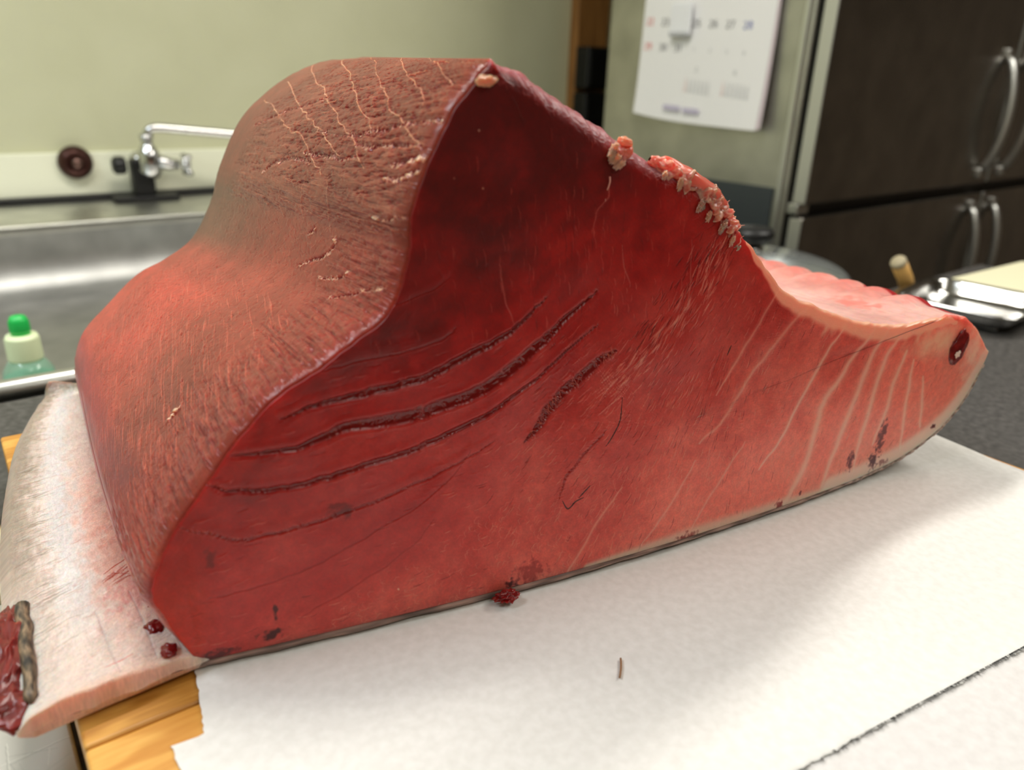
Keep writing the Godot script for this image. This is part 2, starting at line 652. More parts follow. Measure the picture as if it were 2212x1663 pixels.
func tuna() -> void:
	var FA := PackedVector2Array([V(0, .004), V(-.010, .03), V(-.014, .049), V(-.006, .07), V(.015, .099), V(.039, .127), V(.069, .146), V(.099, .167), V(.110, .194), V(.112, .213), V(.125, .243), V(.142, .267), V(.150, .275)])
	var RA := PackedVector2Array([V(-.049, .012), V(-.050, .03), V(-.046, .048), V(-.037, .066), V(-.020, .083), V(.006, .107), V(.028, .118), V(.052, .135), V(.070, .165), V(.081, .195), V(.105, .235), V(.150, .267), V(.2, .281)])
	var FT := PackedVector2Array([V(.150, .275), V(.163, .272), V(.176, .265), V(.200, .253), V(.219, .243), V(.243, .231), V(.265, .222), V(.285, .211), V(.298, .198), V(.322, .178), V(.349, .154), V(.384, .140), V(.420, .128), V(.455, .121), V(.487, .120), V(.519, .121), V(.545, .113), V(.574, .087)])
	var RT := PackedVector2Array([V(.200, .281), V(.210, .274), V(.216, .262), V(.224, .24), V(.232, .22), V(.24, .20), V(.25, .185), V(.265, .17), V(.28, .155), V(.305, .14), V(.335, .125), V(.37, .112), V(.41, .103), V(.455, .099), V(.50, .099), V(.545, .103), V(.572, .10), V(.588, .082)])
	var FU := PackedVector2Array([V(.574, .087), V(.571, .075), V(.558, .049), V(.538, .029), V(.506, .014), V(.469, .006), V(.42, .004), V(.3, .004), V(.15, .004), V(0, .004)])
	var RU := PackedVector2Array([V(.588, .082), V(.58, .07), V(.562, .045), V(.54, .028), V(.506, .014), V(.469, .006), V(.42, .004), V(.3, .004), V(.1, .004), V(-.049, .012)])

	var block := thing("tuna_block", "large block of raw red tuna with its pale skin flap, standing on white paper", "raw tuna", Vector3(0.072, BOARD_TOP + 0.0024, -0.314), deg_to_rad(-11.95))

	var front := front_canvas(FT, FU)
	var side := spine_canvas()
	var top := lining_canvas()

	# the closed outline of the front cut and of the rear cut, point for point
	var nl := 300
	var nt := 330
	var nu := 280
	var loop := PackedVector2Array()
	var rear := PackedVector2Array()
	var radius := PackedFloat32Array()
	var wob := noise(41, 60.0, 3)
	for k in nl:
		var q := 12.0 * k / nl
		var p := cr(FA, q)
		loop.append(p + Vector2(wob.get_noise_1d(q * 0.02), wob.get_noise_1d(q * 0.02 + 9.0)) * 0.0012 * minf(1.0, q))
		rear.append(cr(RA, q))
		radius.append(0.0007 + 0.0025 * smoothstep(11.0, 12.0, q))
	for k in nt:
		var q := 17.0 * k / nt
		loop.append(cr(FT, q) + Vector2(0, wob.get_noise_1d(q * 0.03 + 20.0) * 0.0016))
		rear.append(cr(RT, q))
		radius.append(lerpf(0.0100, 0.003, smoothstep(4.5, 8.5, q)))
	for k in nu:
		var q := 9.0 * k / nu
		loop.append(cr(FU, q))
		rear.append(cr(RU, q))
		radius.append(0.0012)
	var n := loop.size()
	var mesh := ArrayMesh.new()
	var mid := Vector2(0.27, 0.08)
	var inside := Vector3(0.2, 0.1, -0.18)

	# how far a point on the ray from the middle is from the outline, per share of the ray
	var slant := PackedFloat32Array()
	for i in n:
		var along := (loop[(i + 9) % n] - loop[(i + n - 9) % n]).normalized()
		slant.append(maxf(absf((loop[i] - mid).cross(along)), 0.35 * (loop[i] - mid).length()))

	# front cut: rings from the middle out to the outline, with the gaps between the muscle layers pressed in
	var rings := 210
	var P := PackedVector3Array()
	var UV := PackedVector2Array()
	var swell := noise(43, 9.0, 2)
	for k in rings:
		var rho := 1.0 - pow(1.0 - float(k) / (rings - 1), 1.5)
		for i in n + 1:
			var b := loop[i % n]
			var p := mid + (b - mid) * rho
			var gap := (1.0 - rho) * slant[i % n]
			var r := radius[i % n]
			var w := -bulge(p.x, p.y)
			if gap < r:
				var e := 1.0 - gap / r
				w += r * (1.0 - sqrt(maxf(0.0, 1.0 - e * e)))
			var soft := smoothstep(0.0, 0.006, gap)
			w -= front.height(p) * 0.006 * soft
			w -= swell.get_noise_2d(p.x, p.y) * 0.003 * smoothstep(0.0, 0.03, gap)
			P.append(Vector3(p.x, p.y, -w))
			UV.append(front.uv(p))
	var fm := front.material(0.2)
	flesh_look(fm, 0.75)
	grid(mesh, P, UV, n + 1, rings, inside, fm, true)

	var edge := PackedFloat32Array()
	for i in n:
		edge.append(-bulge(loop[i].x, loop[i].y) + radius[i])

	# spine-side cut
	var sm := side.material(0.12)
	flesh_look(sm, 0.7)
	sm.clearcoat_enabled = true
	sm.clearcoat = 0.15
	sm.clearcoat_roughness = 0.22
	sm.metallic_specular = 0.38
	loft(mesh, loop, rear, edge, 0, nl, 240, side, 0.0030, inside, sm, 0)
	# lining of the belly cavity, with the scalloped belly edge
	var tm := top.material(0.2)
	flesh_look(tm, 0.7)
	loft(mesh, loop, rear, edge, nl, nt, 150, top, 0.004, inside, tm, 1)
	# underside
	var um := mat(rgb(226, 190, 174), 0.4)
	flesh_look(um, 0.5)
	loft(mesh, loop, rear, edge, nl + nt, nu, 12, null, 0.0, inside, um, 2)
	# rear cut
	P = PackedVector3Array()
	UV = PackedVector2Array()
	for k in 6:
		for i in n + 1:
			var p := mid + (rear[i % n] - mid) * (k / 5.0)
			P.append(Vector3(p.x, p.y, -DEPTH))
			UV.append(p)
	var rm := mat(rgb(160, 50, 44), 0.5)
	grid(mesh, P, UV, n + 1, 6, inside, rm, true)
	obj("flesh", mesh, null, block)

	skin(block, FU, RU)
	flap(block)
	shreds(block)

func flesh_look(m: StandardMaterial3D, sss: float) -> void:
	m.subsurf_scatter_enabled = true
	m.subsurf_scatter_strength = sss
	m.metallic_specular = 0.5

func loft(mesh: ArrayMesh, loop: PackedVector2Array, rear: PackedVector2Array, edge: PackedFloat32Array, from: int, count: int, rows: int, canvas: Canvas, relief: float, inside: Vector3, m: Material, kind: int) -> void:
	var n := loop.size()
	var nu := count + 1
	var P := PackedVector3Array()
	var UV := PackedVector2Array()
	P.resize(nu * rows)
	UV.resize(nu * rows)
	for j in rows:
		var t := pow(float(j) / (rows - 1), 1.25)
		for i in nu:
			var k := (from + i) % n
			var p := loop[k].lerp(rear[k], t)
			var w := lerpf(edge[k], DEPTH, t)
			var q := float(i) / count
			if kind == 0:
				p.x -= 0.0055 * sin(PI * pow(t, 0.75)) * (1.0 - smoothstep(1.2, 4.2, q * 12.0))
				# the cut edge rolls over into the spine-side cut
				var tan2 := loop[(from + mini(i + 1, count)) % n] - loop[(from + maxi(i - 1, 0)) % n]
				var roll := 1.0 - clampf((w - edge[k]) / 0.011, 0.0, 1.0)
				p += Vector2(-tan2.y, tan2.x).normalized() * 0.0034 * sqrt(1.0 - roll * roll) * smoothstep(0.0, 0.12, q) * smoothstep(0.0, 0.06, 1.0 - q)
			if kind == 1:
				var crest := exp(-pow((q * 17.0 - 15.3) / 0.9, 2.0)) * smoothstep(0.02, 0.12, t)
				p.y += crest * (0.004 + 0.0045 * absf(sin(w * PI / 0.031 + 0.4)) - 0.002)
			P[j * nu + i] = Vector3(p.x, p.y, -w)
			UV[j * nu + i] = Vector2(t, q)
	if canvas and relief > 0.0:
		var Q := P.duplicate()
		for j in range(1, rows - 1):
			for i in range(1, nu - 1):
				var a := P[j * nu + i + 1] - P[j * nu + i - 1]
				var b := P[(j + 1) * nu + i] - P[(j - 1) * nu + i]
				var nn := a.cross(b).normalized()
				if nn.dot(P[j * nu + i] - inside) < 0.0:
					nn = -nn
				var uv := UV[j * nu + i]
				var fade := smoothstep(0.0, 0.012, uv.x) * smoothstep(0.0, 0.02, uv.y) * smoothstep(0.0, 0.02, 1.0 - uv.y)
				Q[j * nu + i] = P[j * nu + i] + nn * canvas.height(uv) * relief * fade
		P = Q
	grid(mesh, P, UV, nu, rows, inside, m)

func wander(P: PackedVector2Array, amp: float, n: FastNoiseLite, off: float, per := 10) -> PackedVector2Array:
	var out := smooth_line(P, per)
	for k in out.size():
		out[k] += Vector2(n.get_noise_2d(k * 2.6, off), n.get_noise_2d(k * 2.6, off + 50.0)) * amp
	return out

func front_canvas(FT: PackedVector2Array, FU: PackedVector2Array) -> Canvas:
	var c := Canvas.new(2048, 960, V(-0.04, -0.02), V(0.64, 0.30), 112)
	var broad := noise(51, 14.0, 3)
	var patch := noise(52, 45.0, 3)
	c.base(func(u: float, v: float) -> Color:
		var f := fat_share(u, v) + broad.get_noise_2d(u, v) * 0.22 + patch.get_noise_2d(u * 0.6 + v * 0.8, v - u) * 0.14
		var k := AKAMI.lerp(TORO, clampf(f, 0.0, 1.0)).lerp(DEEP, clampf(-f * 2.6 + 0.15, 0.0, 1.0))
		return k.lerp(FAT, clampf((f - 1.05) * 0.8, 0.0, 0.6)), 6)
	c.grain(noise(53, 0.05, 4), 0.07, 0.008)
	c.grain(noise(54, 0.16, 2), 0.05, 0.008, 1.0, 1.0)
	var n := noise(55, 0.05, 2)
	var rng := RandomNumberGenerator.new()
	rng.seed = 4

	# fibres: short pale and dark strands that follow the grain
	for k in 6000:
		var p := V(rng.randf_range(0.0, 0.56), rng.randf_range(0.0, 0.25))
		var f := fat_share(p.x, p.y)
		var d: Vector2
		if p.y > 0.15 and p.x < 0.27:
			d = V(0.14, -1.0)
		elif p.x < 0.15:
			d = V(-1.0, -0.12)
		elif p.x > 0.34:
			d = V(-0.36, -0.93)
		else:
			d = (p - V(0.36, 0.25)).normalized()
		d = d.rotated(rng.randf_range(-0.16, 0.16))
		var fan: float = exp(-pow((p.x - 0.26) / 0.085, 2.0)) * exp(-pow((p.y - 0.10) / 0.06, 2.0))
		if p.y > 0.15 and p.x < 0.27:
			fan = maxf(fan, 0.75 * exp(-pow((p.x - 0.18) / 0.05, 2.0)) * exp(-pow((p.y - 0.19) / 0.025, 2.0)))
		if rng.randf() > 0.16 + fan:
			continue
		var len := rng.randf_range(0.0025, 0.008)
		var a := p - d * len * 0.5
		var line := PackedVector2Array([a, a + d.rotated(0.12) * len * 0.5, a + d * len])
		if rng.randf() < 0.66:
			c.stroke(line, rng.randf_range(0.9, 2.1), 0.7, Color(0.90, 0.55, 0.46), rng.randf_range(0.25, 0.8) * (0.45 + 0.5 * clampf(f, 0.0, 1.0)), 0.03, 80)
		else:
			c.stroke(line, rng.randf_range(0.8, 1.6), 0.6, Color(0.42, 0.04, 0.04), rng.randf_range(0.2, 0.5), -0.03)
	for k in 260:
		var f := rng.randf()
		var p := cr(PackedVector2Array([V(.296, .190), V(.284, .172), V(.268, .150), V(.246, .128), V(.225, .110)]), f * 4.0) + V(rng.randfn(0.0, 0.007), rng.randfn(0.0, 0.005))
		var d := V(-0.6, -0.8).rotated(rng.randf_range(-0.25, 0.25) + 0.35 - 0.6 * f) * rng.randf_range(0.003, 0.011)
		c.stroke(PackedVector2Array([p, p + d * 0.5, p + d]), rng.randf_range(0.9, 2.6), 0.7, Color(0.92, 0.58, 0.50), rng.randf_range(0.2, 0.65), 0.03, 70)
	for k in 90:
		var f := rng.randf()
		var p := cr(PackedVector2Array([V(.290, .19), V(.27, .165), V(.245, .135)]), f * 2.0) + V(rng.randfn(0.0, 0.009), rng.randfn(0.0, 0.006))
		var d := V(-0.55, -0.83).rotated(rng.randf_range(-0.25, 0.25)) * rng.randf_range(0.003, 0.009)
		c.stroke(PackedVector2Array([p, p + d * 0.5, p + d]), rng.randf_range(0.9, 2.2), 0.7, Color(0.36, 0.02, 0.02), rng.randf_range(0.2, 0.6), -0.04, 60)
	# the fine net of fat in the paler flesh near the skin
	for k in 1500:
		var p := V(rng.randf_range(0.05, 0.5), rng.randf_range(-0.005, 0.06))
		if fat_share(p.x, p.y) < 0.5 or rng.randf() < 0.3:
			continue
		var d := V(-0.7, -0.6).rotated(rng.randf_range(-1.0, 1.0))
		c.stroke(PackedVector2Array([p, p + d * 0.002, p + d.rotated(0.7) * 0.004]), 0.9, 0.5, Color(0.95, 0.66, 0.55), rng.randf_range(0.15, 0.4), 0.012)

	# white seams of fat between the belly muscles
	var seams: Array = [
		[V(.405, .124), V(.394, .109), V(.376, .080), V(.363, .055), V(.346, .036)],
		[V(.436, .120), V(.414, .094), V(.399, .076), V(.395, .061), V(.388, .028), V(.372, .007), V(.360, -.008)],
		[V(.449, .118), V(.437, .096), V(.427, .065), V(.419, .037), V(.410, .008)],
		[V(.466, .112), V(.454, .096), V(.447, .066), V(.444, .036), V(.443, .013)],
		[V(.476, .100), V(.468, .076), V(.466, .052), V(.462, .03)],
		[V(.485, .092), V(.486, .059), V(.494, .018)],
		[V(.498, .078), V(.508, .045), V(.512, .034)],
		[V(.374, .143), V(.364, .140), V(.342, .118), V(.327, .102), V(.310, .079), V(.292, .066)],
		[V(.344, .160), V(.330, .138), V(.316, .117), V(.302, .095)],
		[V(.33, .06), V(.31, .035), V(.29, .01)], [V(.29, .055), V(.27, .03), V(.25, .008)], [V(.235, .05), V(.215, .025), V(.195, .0)],
	]
	for k in seams.size():
		var w: float = [7.0, 13.0, 14.0, 12.0, 11.0, 8.0, 8.0, 7.0, 5.0, 4.0, 4.0, 4.0][k]
		var al: float = 0.8 if k < 7 else 0.45
		var line := wander(PackedVector2Array(seams[k]), 0.0012, n, k * 11.0)
		c.stroke(line, w * 2.2, w * 0.8, Color(0.95, 0.68, 0.59), al * 0.55, 0.0, -1, 0.0)
		c.stroke(line, w, w * 0.5, Color(0.95, 0.74, 0.65), al * 0.8, 0.03, 90, 0.0)

	# layers of fat along the skin and along the lining
	var low := PackedVector2Array()
	for q in 40:
		low.append(cr(FU, 0.6 + 5.4 * q / 39.0) + V(-0.001, 0.001))
	c.stroke(low, 66.0, 50.0, FAT, 0.5, 0.0, 85, 0.3)
	c.stroke(low, 46.0, 36.0, Color(0.95, 0.79, 0.72), 0.85, 0.01, 85, 0.55)
	var low2 := PackedVector2Array()
	for q in 30:
		low2.append(cr(FU, 6.0 + 1.6 * q / 29.0))
	c.stroke(low2, 30.0, 12.0, FAT, 0.7, 0.0, 85, 0.3)
	var high := PackedVector2Array()
	for q in 46:
		var qq := 8.6 + 6.6 * q / 45.0
		high.append(cr(FT, qq) + V(-0.0015, -0.001 - 0.003 * smoothstep(11.0, 14.0, qq)))
	c.stroke(wander(high, 0.002, n, 300.0, 2), 34.0, 6.0, Color(0.95, 0.72, 0.60), 0.92, 0.0, 80, 0.55)
	c.spot(V(.508, .104), .040, .017, Color(0.96, 0.75, 0.62), 0.9, noise(56, 0.02, 3), 0.0, 0.1, 0.4)
	c.spot(V(.553, .092), .016, .03, Color(0.96, 0.79, 0.69), 0.9, noise(57, 0.03, 3), 0.0, 0.1, 0.4)
	for k in 12:
		var e := PackedFloat32Array([.388, .405, .425, .443, .459, .472, .484, .396, .416, .434, .45, .465])[k]
		c.spot(V(e, 0.126 - maxf(0.0, e - 0.44) * 0.42), .004, .007, Color(0.95, 0.72, 0.60), 0.7, noise(60 + k, 0.05, 3), 0.0, 0.0, 0.5)

	# membrane drawn over the upper edge
	var film := PackedVector2Array()
	for q in 60:
		film.append(cr(FT, 0.1 + 6.4 * q / 59.0) + V(-0.0005, -0.0005))
	c.stroke(film, 30.0, 10.0, Color(0.66, 0.40, 0.43), 0.92, 0.0, 100, 0.45)
	for k in 500:
		var q := rng.randf_range(0.2, 6.6)
		var p := cr(FT, q) + V(rng.randf_range(-0.006, 0.0), rng.randf_range(-0.008, 0.0))
		var d := V(0.8, -0.6).rotated(rng.randf_range(-0.9, 0.9)) * rng.randf_range(0.001, 0.003)
		c.stroke(PackedVector2Array([p, p + d * 0.5, p + d]), 1.2, 0.6, Color(0.78, 0.55, 0.56), rng.randf_range(0.1, 0.45), 0.02)

	# gaps between the muscle layers
	var gaps: Array = [
		[V(.068, .143), V(.075, .145), V(.105, .147), V(.125, .151), V(.132, .156)],
		[V(.048, .123), V(.061, .127), V(.079, .129), V(.098, .131), V(.119, .134), V(.136, .141), V(.153, .147), V(.169, .156), V(.182, .166)],
		[V(.025, .110), V(.053, .108), V(.077, .114), V(.108, .115), V(.117, .116), V(.142, .121), V(.165, .133), V(.183, .145), V(.197, .156), V(.213, .167)],
		[V(.011, .099), V(.020, .094), V(.033, .090), V(.046, .089), V(.064, .090), V(.081, .093), V(.108, .096), V(.119, .099), V(.148, .108), V(.171, .120), V(.189, .131), V(.214, .148)],
		[V(.000, .079), V(.011, .073), V(.027, .066), V(.045, .066), V(.059, .068), V(.080, .071), V(.108, .078), V(.132, .084), V(.153, .093)],
		[V(.172, .088), V(.179, .095), V(.189, .108), V(.205, .120), V(.220, .130), V(.227, .133)],
		[V(.008, .040), V(.028, .039), V(.047, .041), V(.063, .046), V(.084, .054), V(.104, .063), V(.128, .077), V(.140, .091)],
		[V(.047, .016), V(.066, .023), V(.083, .030), V(.106, .043), V(.119, .056)],
		[V(.193, .051), V(.198, .064), V(.208, .075), V(.222, .088)],
		[V(.082, .165), V(.102, .171), V(.120, .175), V(.130, .181)],
	]
	for k in gaps.size():
		var w: float = [1.6, 7.5, 12.0, 6.0, 3.6, 11.0, 1.8, 1.5, 3.5, 1.2][k]
		var line := wander(PackedVector2Array(gaps[k]), 0.0010, n, k * 17.0 + 700.0)
		# a step: the layer above stands a little proud
		var above := line.duplicate()
		for i in above.size():
			above[i] += V(-0.0006, 0.0032)
		var bold: float = [0.55, 0.9, 0.92, 0.75, 0.55, 0.85, 0.38, 0.28, 0.5, 0.35][k]
		c.stroke(above, 13.0, 7.0, AKAMI.darkened(0.1), 0.15, 0.02, -1, 0.1)
		c.stroke(line, w * 1.25, 1.4, Color(0.48, 0.018, 0.020), bold, -0.17 if w > 5.0 else -0.07 * bold, 34, 0.35)
		# torn lip below the gap
		var lip := line.duplicate()
		for i in lip.size():
			lip[i] += V(0.0002, -0.00038 * w - 0.0003)
		c.stroke(lip, 1.8, 0.8, Color(0.72, 0.26, 0.22), 0.4, 0.02, 90, 0.1)
		if w < 3.0:
			continue
		for i in int(line.size() * 2.2):
			var q := rng.randf_range(0.0, line.size() - 1.01)
			var p := line[int(q)].lerp(line[int(q) + 1], q - int(q))
			var along := (line[int(q) + 1] - line[int(q)]).normalized()
			var across := along.orthogonal().rotated(rng.randf_range(-0.6, 0.6))
			var mid_w: float = w * (1.0 - absf(2.0 * q / line.size() - 1.0) * 0.8) / 3200.0
			if rng.randf() < 0.4:
				c.stroke(PackedVector2Array([p - across * mid_w, p + along * mid_w * 0.3, p + across * mid_w * 1.1]), 1.0, 0.7, Color(0.62, 0.14, 0.12), rng.randf_range(0.2, 0.5), 0.06, 35)
			else:
				var s := 1.0 if rng.randf() < 0.3 else -1.0
				p += across * mid_w * s
				c.stroke(PackedVector2Array([p, p + along.rotated(rng.randf_range(-0.8, 0.8)) * 0.0009, p + across * s * 0.0012]), 1.1, 0.6, Color(0.78, 0.36, 0.30), rng.randf_range(0.15, 0.45), 0.03, 60)
	# the webbed hollow
	for k in 40:
		var q := rng.randf_range(0.3, 4.6)
		var p := cr(PackedVector2Array(gaps[5]), q)
		var d := V(-0.55, 0.83).rotated(rng.randf_range(-1.0, 1.0)) * rng.randf_range(0.0015, 0.004)
		c.stroke(PackedVector2Array([p - d, p + d * 0.2, p + d]), 1.3, 0.8, Color(0.80, 0.42, 0.36), 0.6, 0.12, 30)

	# bruises, blood spots and loose hairs of flesh
	var rag := noise(71, 0.06, 4)
	var dark := Color(0.30, 0.04, 0.06)
	c.spot(V(.470, .034), .0045, .016, dark, 0.75, rag)
	c.spot(V(.466, .016), .006, .008, Color(0.26, 0.05, 0.09), 0.85, rag)
	c.spot(V(.438, .022), .004, .008, Color(0.30, 0.05, 0.08), 0.8, rag)
	c.spot(V(.478, .012), .006, .003, dark, 0.5, rag)
	c.spot(V(.367, .003), .004, .008, Color(0.45, 0.05, 0.05), 0.8, rag)
	c.spot(V(.285, .003), .010, .005, Color(0.45, 0.06, 0.06), 0.75, rag)
	c.spot(V(.163, .000), .008, .010, Color(0.25, 0.02, 0.03), 0.9, rag)
	c.spot(V(.175, .010), .010, .008, Color(0.5, 0.09, 0.08), 0.55, rag)
	c.spot(V(.034, .011), .007, .003, Color(0.22, 0.02, 0.02), 0.85, rag)
	c.spot(V(.037, .024), .0012, .006, Color(0.25, 0.03, 0.03), 0.8, rag)
	c.spot(V(.010, .006), .010, .004, Color(0.30, 0.02, 0.03), 0.8, rag)
	c.spot(V(.011, .060), .003, .006, Color(0.40, 0.03, 0.03), 0.6, rag)
	c.spot(V(.072, .071), .007, .005, Color(0.36, 0.02, 0.02), 0.6, rag)
	c.spot(V(.528, .032), .003, .003, dark, 0.9, rag)
	c.spot(V(.388, .010), .0016, .002, dark, 0.8, rag)
	for line: Array in [[V(.1955, .049), V(.199, .0435), V(.204, .047), V(.209, .0485)], [V(.232, .105), V(.231, .092), V(.226, .083), V(.222, .078)], [V(.31, .125), V(.308, .119)], [V(.206, .049), V(.213, .055)]]:
		c.stroke(smooth_line(PackedVector2Array(line), 6), 1.7, 0.8, Color(0.22, 0.02, 0.03), 0.9, -0.02)
	for line: Array in [[V(.212, .225), V(.213, .215), V(.207, .207), V(.206, .197)], [V(.155, .185), V(.158, .17), V(.164, .155)], [V(.225, .19), V(.228, .178), V(.232, .168)], [V(.27, .19), V(.272, .17), V(.27, .15)], [V(.262, .15), V(.25, .135), V(.243, .125)]]:
		c.stroke(wander(PackedVector2Array(line), 0.001, n, line[0].x * 900.0, 8), 1.6, 0.8, Color(0.80, 0.45, 0.40), 0.55, 0.04)
	for p: Vector2 in [V(.131, .226), V(.143, .246), V(.145, .221), V(.098, .02)]:
		c.spot(p, .0009, .0009, Color(0.95, 0.80, 0.66), 0.9, rag, 0.08)
	return c

func spine_canvas() -> Canvas:
	# x: 0 at the front cut, 1 at the back; y: 0 at the board, 1 at the top of the spine cut
	var c := Canvas.new(1400, 1400, V(0, 0), V(1, 1), 78)
	var broad := noise(81, 3.0, 3)
	var patch := noise(82, 11.0, 3)
	c.base(func(t: float, y: float) -> Color:
		var q := y * 12.0
		var k := Color(0.58, 0.225, 0.175)
		k = k.lerp(Color(0.53, 0.235, 0.18), smoothstep(7.6, 9.2, q))
		k = k.lerp(Color(0.74, 0.23, 0.19), smoothstep(0.3, 0.75, t) * (1.0 - smoothstep(5.0, 7.5, q)))
		k = k.lerp(Color(0.58, 0.22, 0.23), 1.0 - smoothstep(1.2, 3.0, q))
		k = k.lerp(Color(0.42, 0.25, 0.20), smoothstep(6.6, 7.4, q) * (1.0 - smoothstep(8.2, 9.2, q)) * smoothstep(0.45, 0.9, t) * 0.9)
		k = k.lerp(Color(0.70, 0.45, 0.45), (1.0 - smoothstep(1.5, 2.3, q)) * (1.0 - smoothstep(0.08, 0.16, t)) * 0.8)
		var b := broad.get_noise_2d(t, y) * 0.16 + patch.get_noise_2d(t, y) * 0.10
		return Color(k.r * (1.0 + b), k.g * (1.0 + b * 1.5), k.b * (1.0 + b * 1.5)), 7)
	c.grain(noise(83, 0.04, 4), 0.10, 0.010)
	c.grain(noise(84, 0.13, 3), 0.10, 0.012)
	var n := noise(85, 0.05, 2)
	var rng := RandomNumberGenerator.new()
	rng.seed = 9
	var pale := Color(0.90, 0.68, 0.54)
	var deep := Color(0.42, 0.05, 0.06)

	# fibres of the upper lobe, running back from the edge
	for k in 2100:
		var t := pow(rng.randf(), 1.3) * 0.8
		var q := rng.randf_range(8.3, 11.9)
		var len := rng.randf_range(0.02, 0.11)
		var slope := -(q - 9.2) * 1.1 + rng.randf_range(-0.3, 0.3)
		var line := PackedVector2Array()
		for i in 5:
			var x := t + len * i / 4.0
			line.append(V(x, (q + slope * len * i / 4.0 + n.get_noise_2d(x * 900.0, q * 60.0) * 0.05) / 12.0))
		if rng.randf() < 0.5:
			c.stroke(line, rng.randf_range(1.0, 2.6), 0.6, Color(0.42, 0.10, 0.09), rng.randf_range(0.2, 0.6), -0.10, 80)
		else:
			c.stroke(line, rng.randf_range(1.0, 2.2), 0.6, Color(0.72, 0.44, 0.34), rng.randf_range(0.15, 0.45), 0.07, 80)
	# small open slits in them
	for k in 380:
		var t := rng.randf() * 0.55
		var q := rng.randf_range(9.0, 10.9)
		var len := rng.randf_range(0.008, 0.045)
		c.stroke(PackedVector2Array([V(t, q / 12.0), V(t + len * 0.5, (q - 0.02) / 12.0), V(t + len, (q - 0.05) / 12.0)]), rng.randf_range(1.5, 4.0), 0.8, Color(0.42, 0.02, 0.035), rng.randf_range(0.5, 0.95), -0.16, 40)
	# comb of fibres along the cut edge of the lower lobe
	for k in 1300:
		var q := rng.randf_range(1.6, 8.0)
		var t := pow(rng.randf(), 1.8) * 0.16
		var len := rng.randf_range(0.02, 0.09)
		var slope := rng.randf_range(0.2, 2.2)
		var line := PackedVector2Array()
		for i in 5:
			var x := t + len * i / 4.0
			line.append(V(x, (q + slope * len * (i / 4.0) * (1.3 - 0.6 * i / 4.0)) / 12.0))
		if rng.randf() < 0.5:
			c.stroke(line, rng.randf_range(1.2, 3.0), 0.6, Color(0.42, 0.07, 0.08), rng.randf_range(0.1, 0.4), -0.10, 60)
		else:
			c.stroke(line, rng.randf_range(1.2, 2.6), 0.6, Color(0.64, 0.30, 0.29), rng.randf_range(0.1, 0.35), 0.08, 60)
	# short upright strands of the lower lobe
	for k in 1500:
		var t := rng.randf_range(0.12, 0.92)
		var q := rng.randf_range(2.2, 6.6)
		if rng.randf() > exp(-pow((q - 4.0) / 1.6, 2.0)) + 0.1:
			continue
		var m := rng.randf_range(0.3, 1.5)
		c.stroke(PackedVector2Array([V(t, q / 12.0), V(t - 0.022 * m, (q - 0.07 * m) / 12.0), V(t - 0.045 * m, (q - 0.14 * m) / 12.0)]), rng.randf_range(0.9, 1.8), 0.6, Color(0.88, 0.46, 0.38), rng.randf_range(0.2, 0.65), 0.05, 80)
	# ruffled middle
	for k in 3200:
		var t := rng.randf_range(0.02, 0.9)
		var q := rng.randf_range(3.0, 8.6)
		var d := V(1, rng.randf_range(-0.6, 0.9)).rotated(rng.randf_range(-0.7, 0.7)) * rng.randf_range(0.006, 0.02)
		var p := V(t, q / 12.0)
		if rng.randf() < 0.55:
			c.stroke(PackedVector2Array([p, p + d * 0.5 + V(0.001, 0.001), p + d]), rng.randf_range(1.0, 2.2), 0.6, Color(0.44, 0.14, 0.11), rng.randf_range(0.15, 0.45), -0.07)
		else:
			c.stroke(PackedVector2Array([p, p + d * 0.5 - V(0.001, 0.001), p + d]), rng.randf_range(1.0, 2.0), 0.6, Color(0.74, 0.40, 0.31), rng.randf_range(0.15, 0.45), 0.08, 75)

	# thin pale seams that cross the fibres
	var seams: Array = [
		[V(1.0, 11.65), V(.608, 11.05), V(.458, 10.70), V(.350, 10.40), V(.258, 10.15), V(.192, 9.95)],
		[V(.883, 12.0), V(.483, 11.25), V(.317, 10.70), V(.250, 10.55), V(.183, 10.30), V(.125, 10.15), V(.058, 9.95), V(.017, 9.85)],
		[V(.542, 12.0), V(.283, 11.15), V(.200, 10.85), V(.125, 10.60), V(.075, 10.40)],
		[V(.992, 11.20), V(.667, 10.65), V(.542, 10.45), V(.442, 10.25), V(.333, 9.95), V(.267, 9.80), V(.217, 9.60), V(.167, 9.40)],
		[V(.925, 10.65), V(.692, 10.30), V(.592, 10.15), V(.508, 10.0), V(.425, 9.85), V(.333, 9.65), V(.275, 9.50)],
		[V(.942, 10.25), V(.792, 10.10), V(.658, 9.90), V(.583, 9.75), V(.492, 9.70), V(.392, 9.40), V(.325, 9.20)],
		[V(.33, 12.0), V(.18, 11.4), V(.09, 11.0), V(.03, 10.7)],
		[V(.30, 9.2), V(.27, 8.8), V(.26, 8.4), V(.24, 8.0)], [V(.40, 9.1), V(.39, 8.6), V(.37, 8.2)], [V(.52, 9.0), V(.51, 8.5), V(.47, 8.1)],
	]
	for k in seams.size():
		var line := PackedVector2Array()
		for p: Vector2 in seams[k]:
			line.append(V(p.x, p.y / 12.0))
		line = wander(line, 0.004, n, k * 23.0 + 40.0)
		c.stroke(line, 3.4, 2.0, pale, 0.2 if k > 6 else 0.3, 0.02, 80, 0.1)
		for i in line.size() - 2:
			if rng.randf() < 0.78:
				c.stroke(line.slice(i, i + 3), rng.randf_range(0.9, 1.7), 0.9, Color(0.92, 0.70, 0.56), rng.randf_range(0.2, 0.5) if k > 6 else rng.randf_range(0.4, 0.85), 0.09, 70, 0.2)

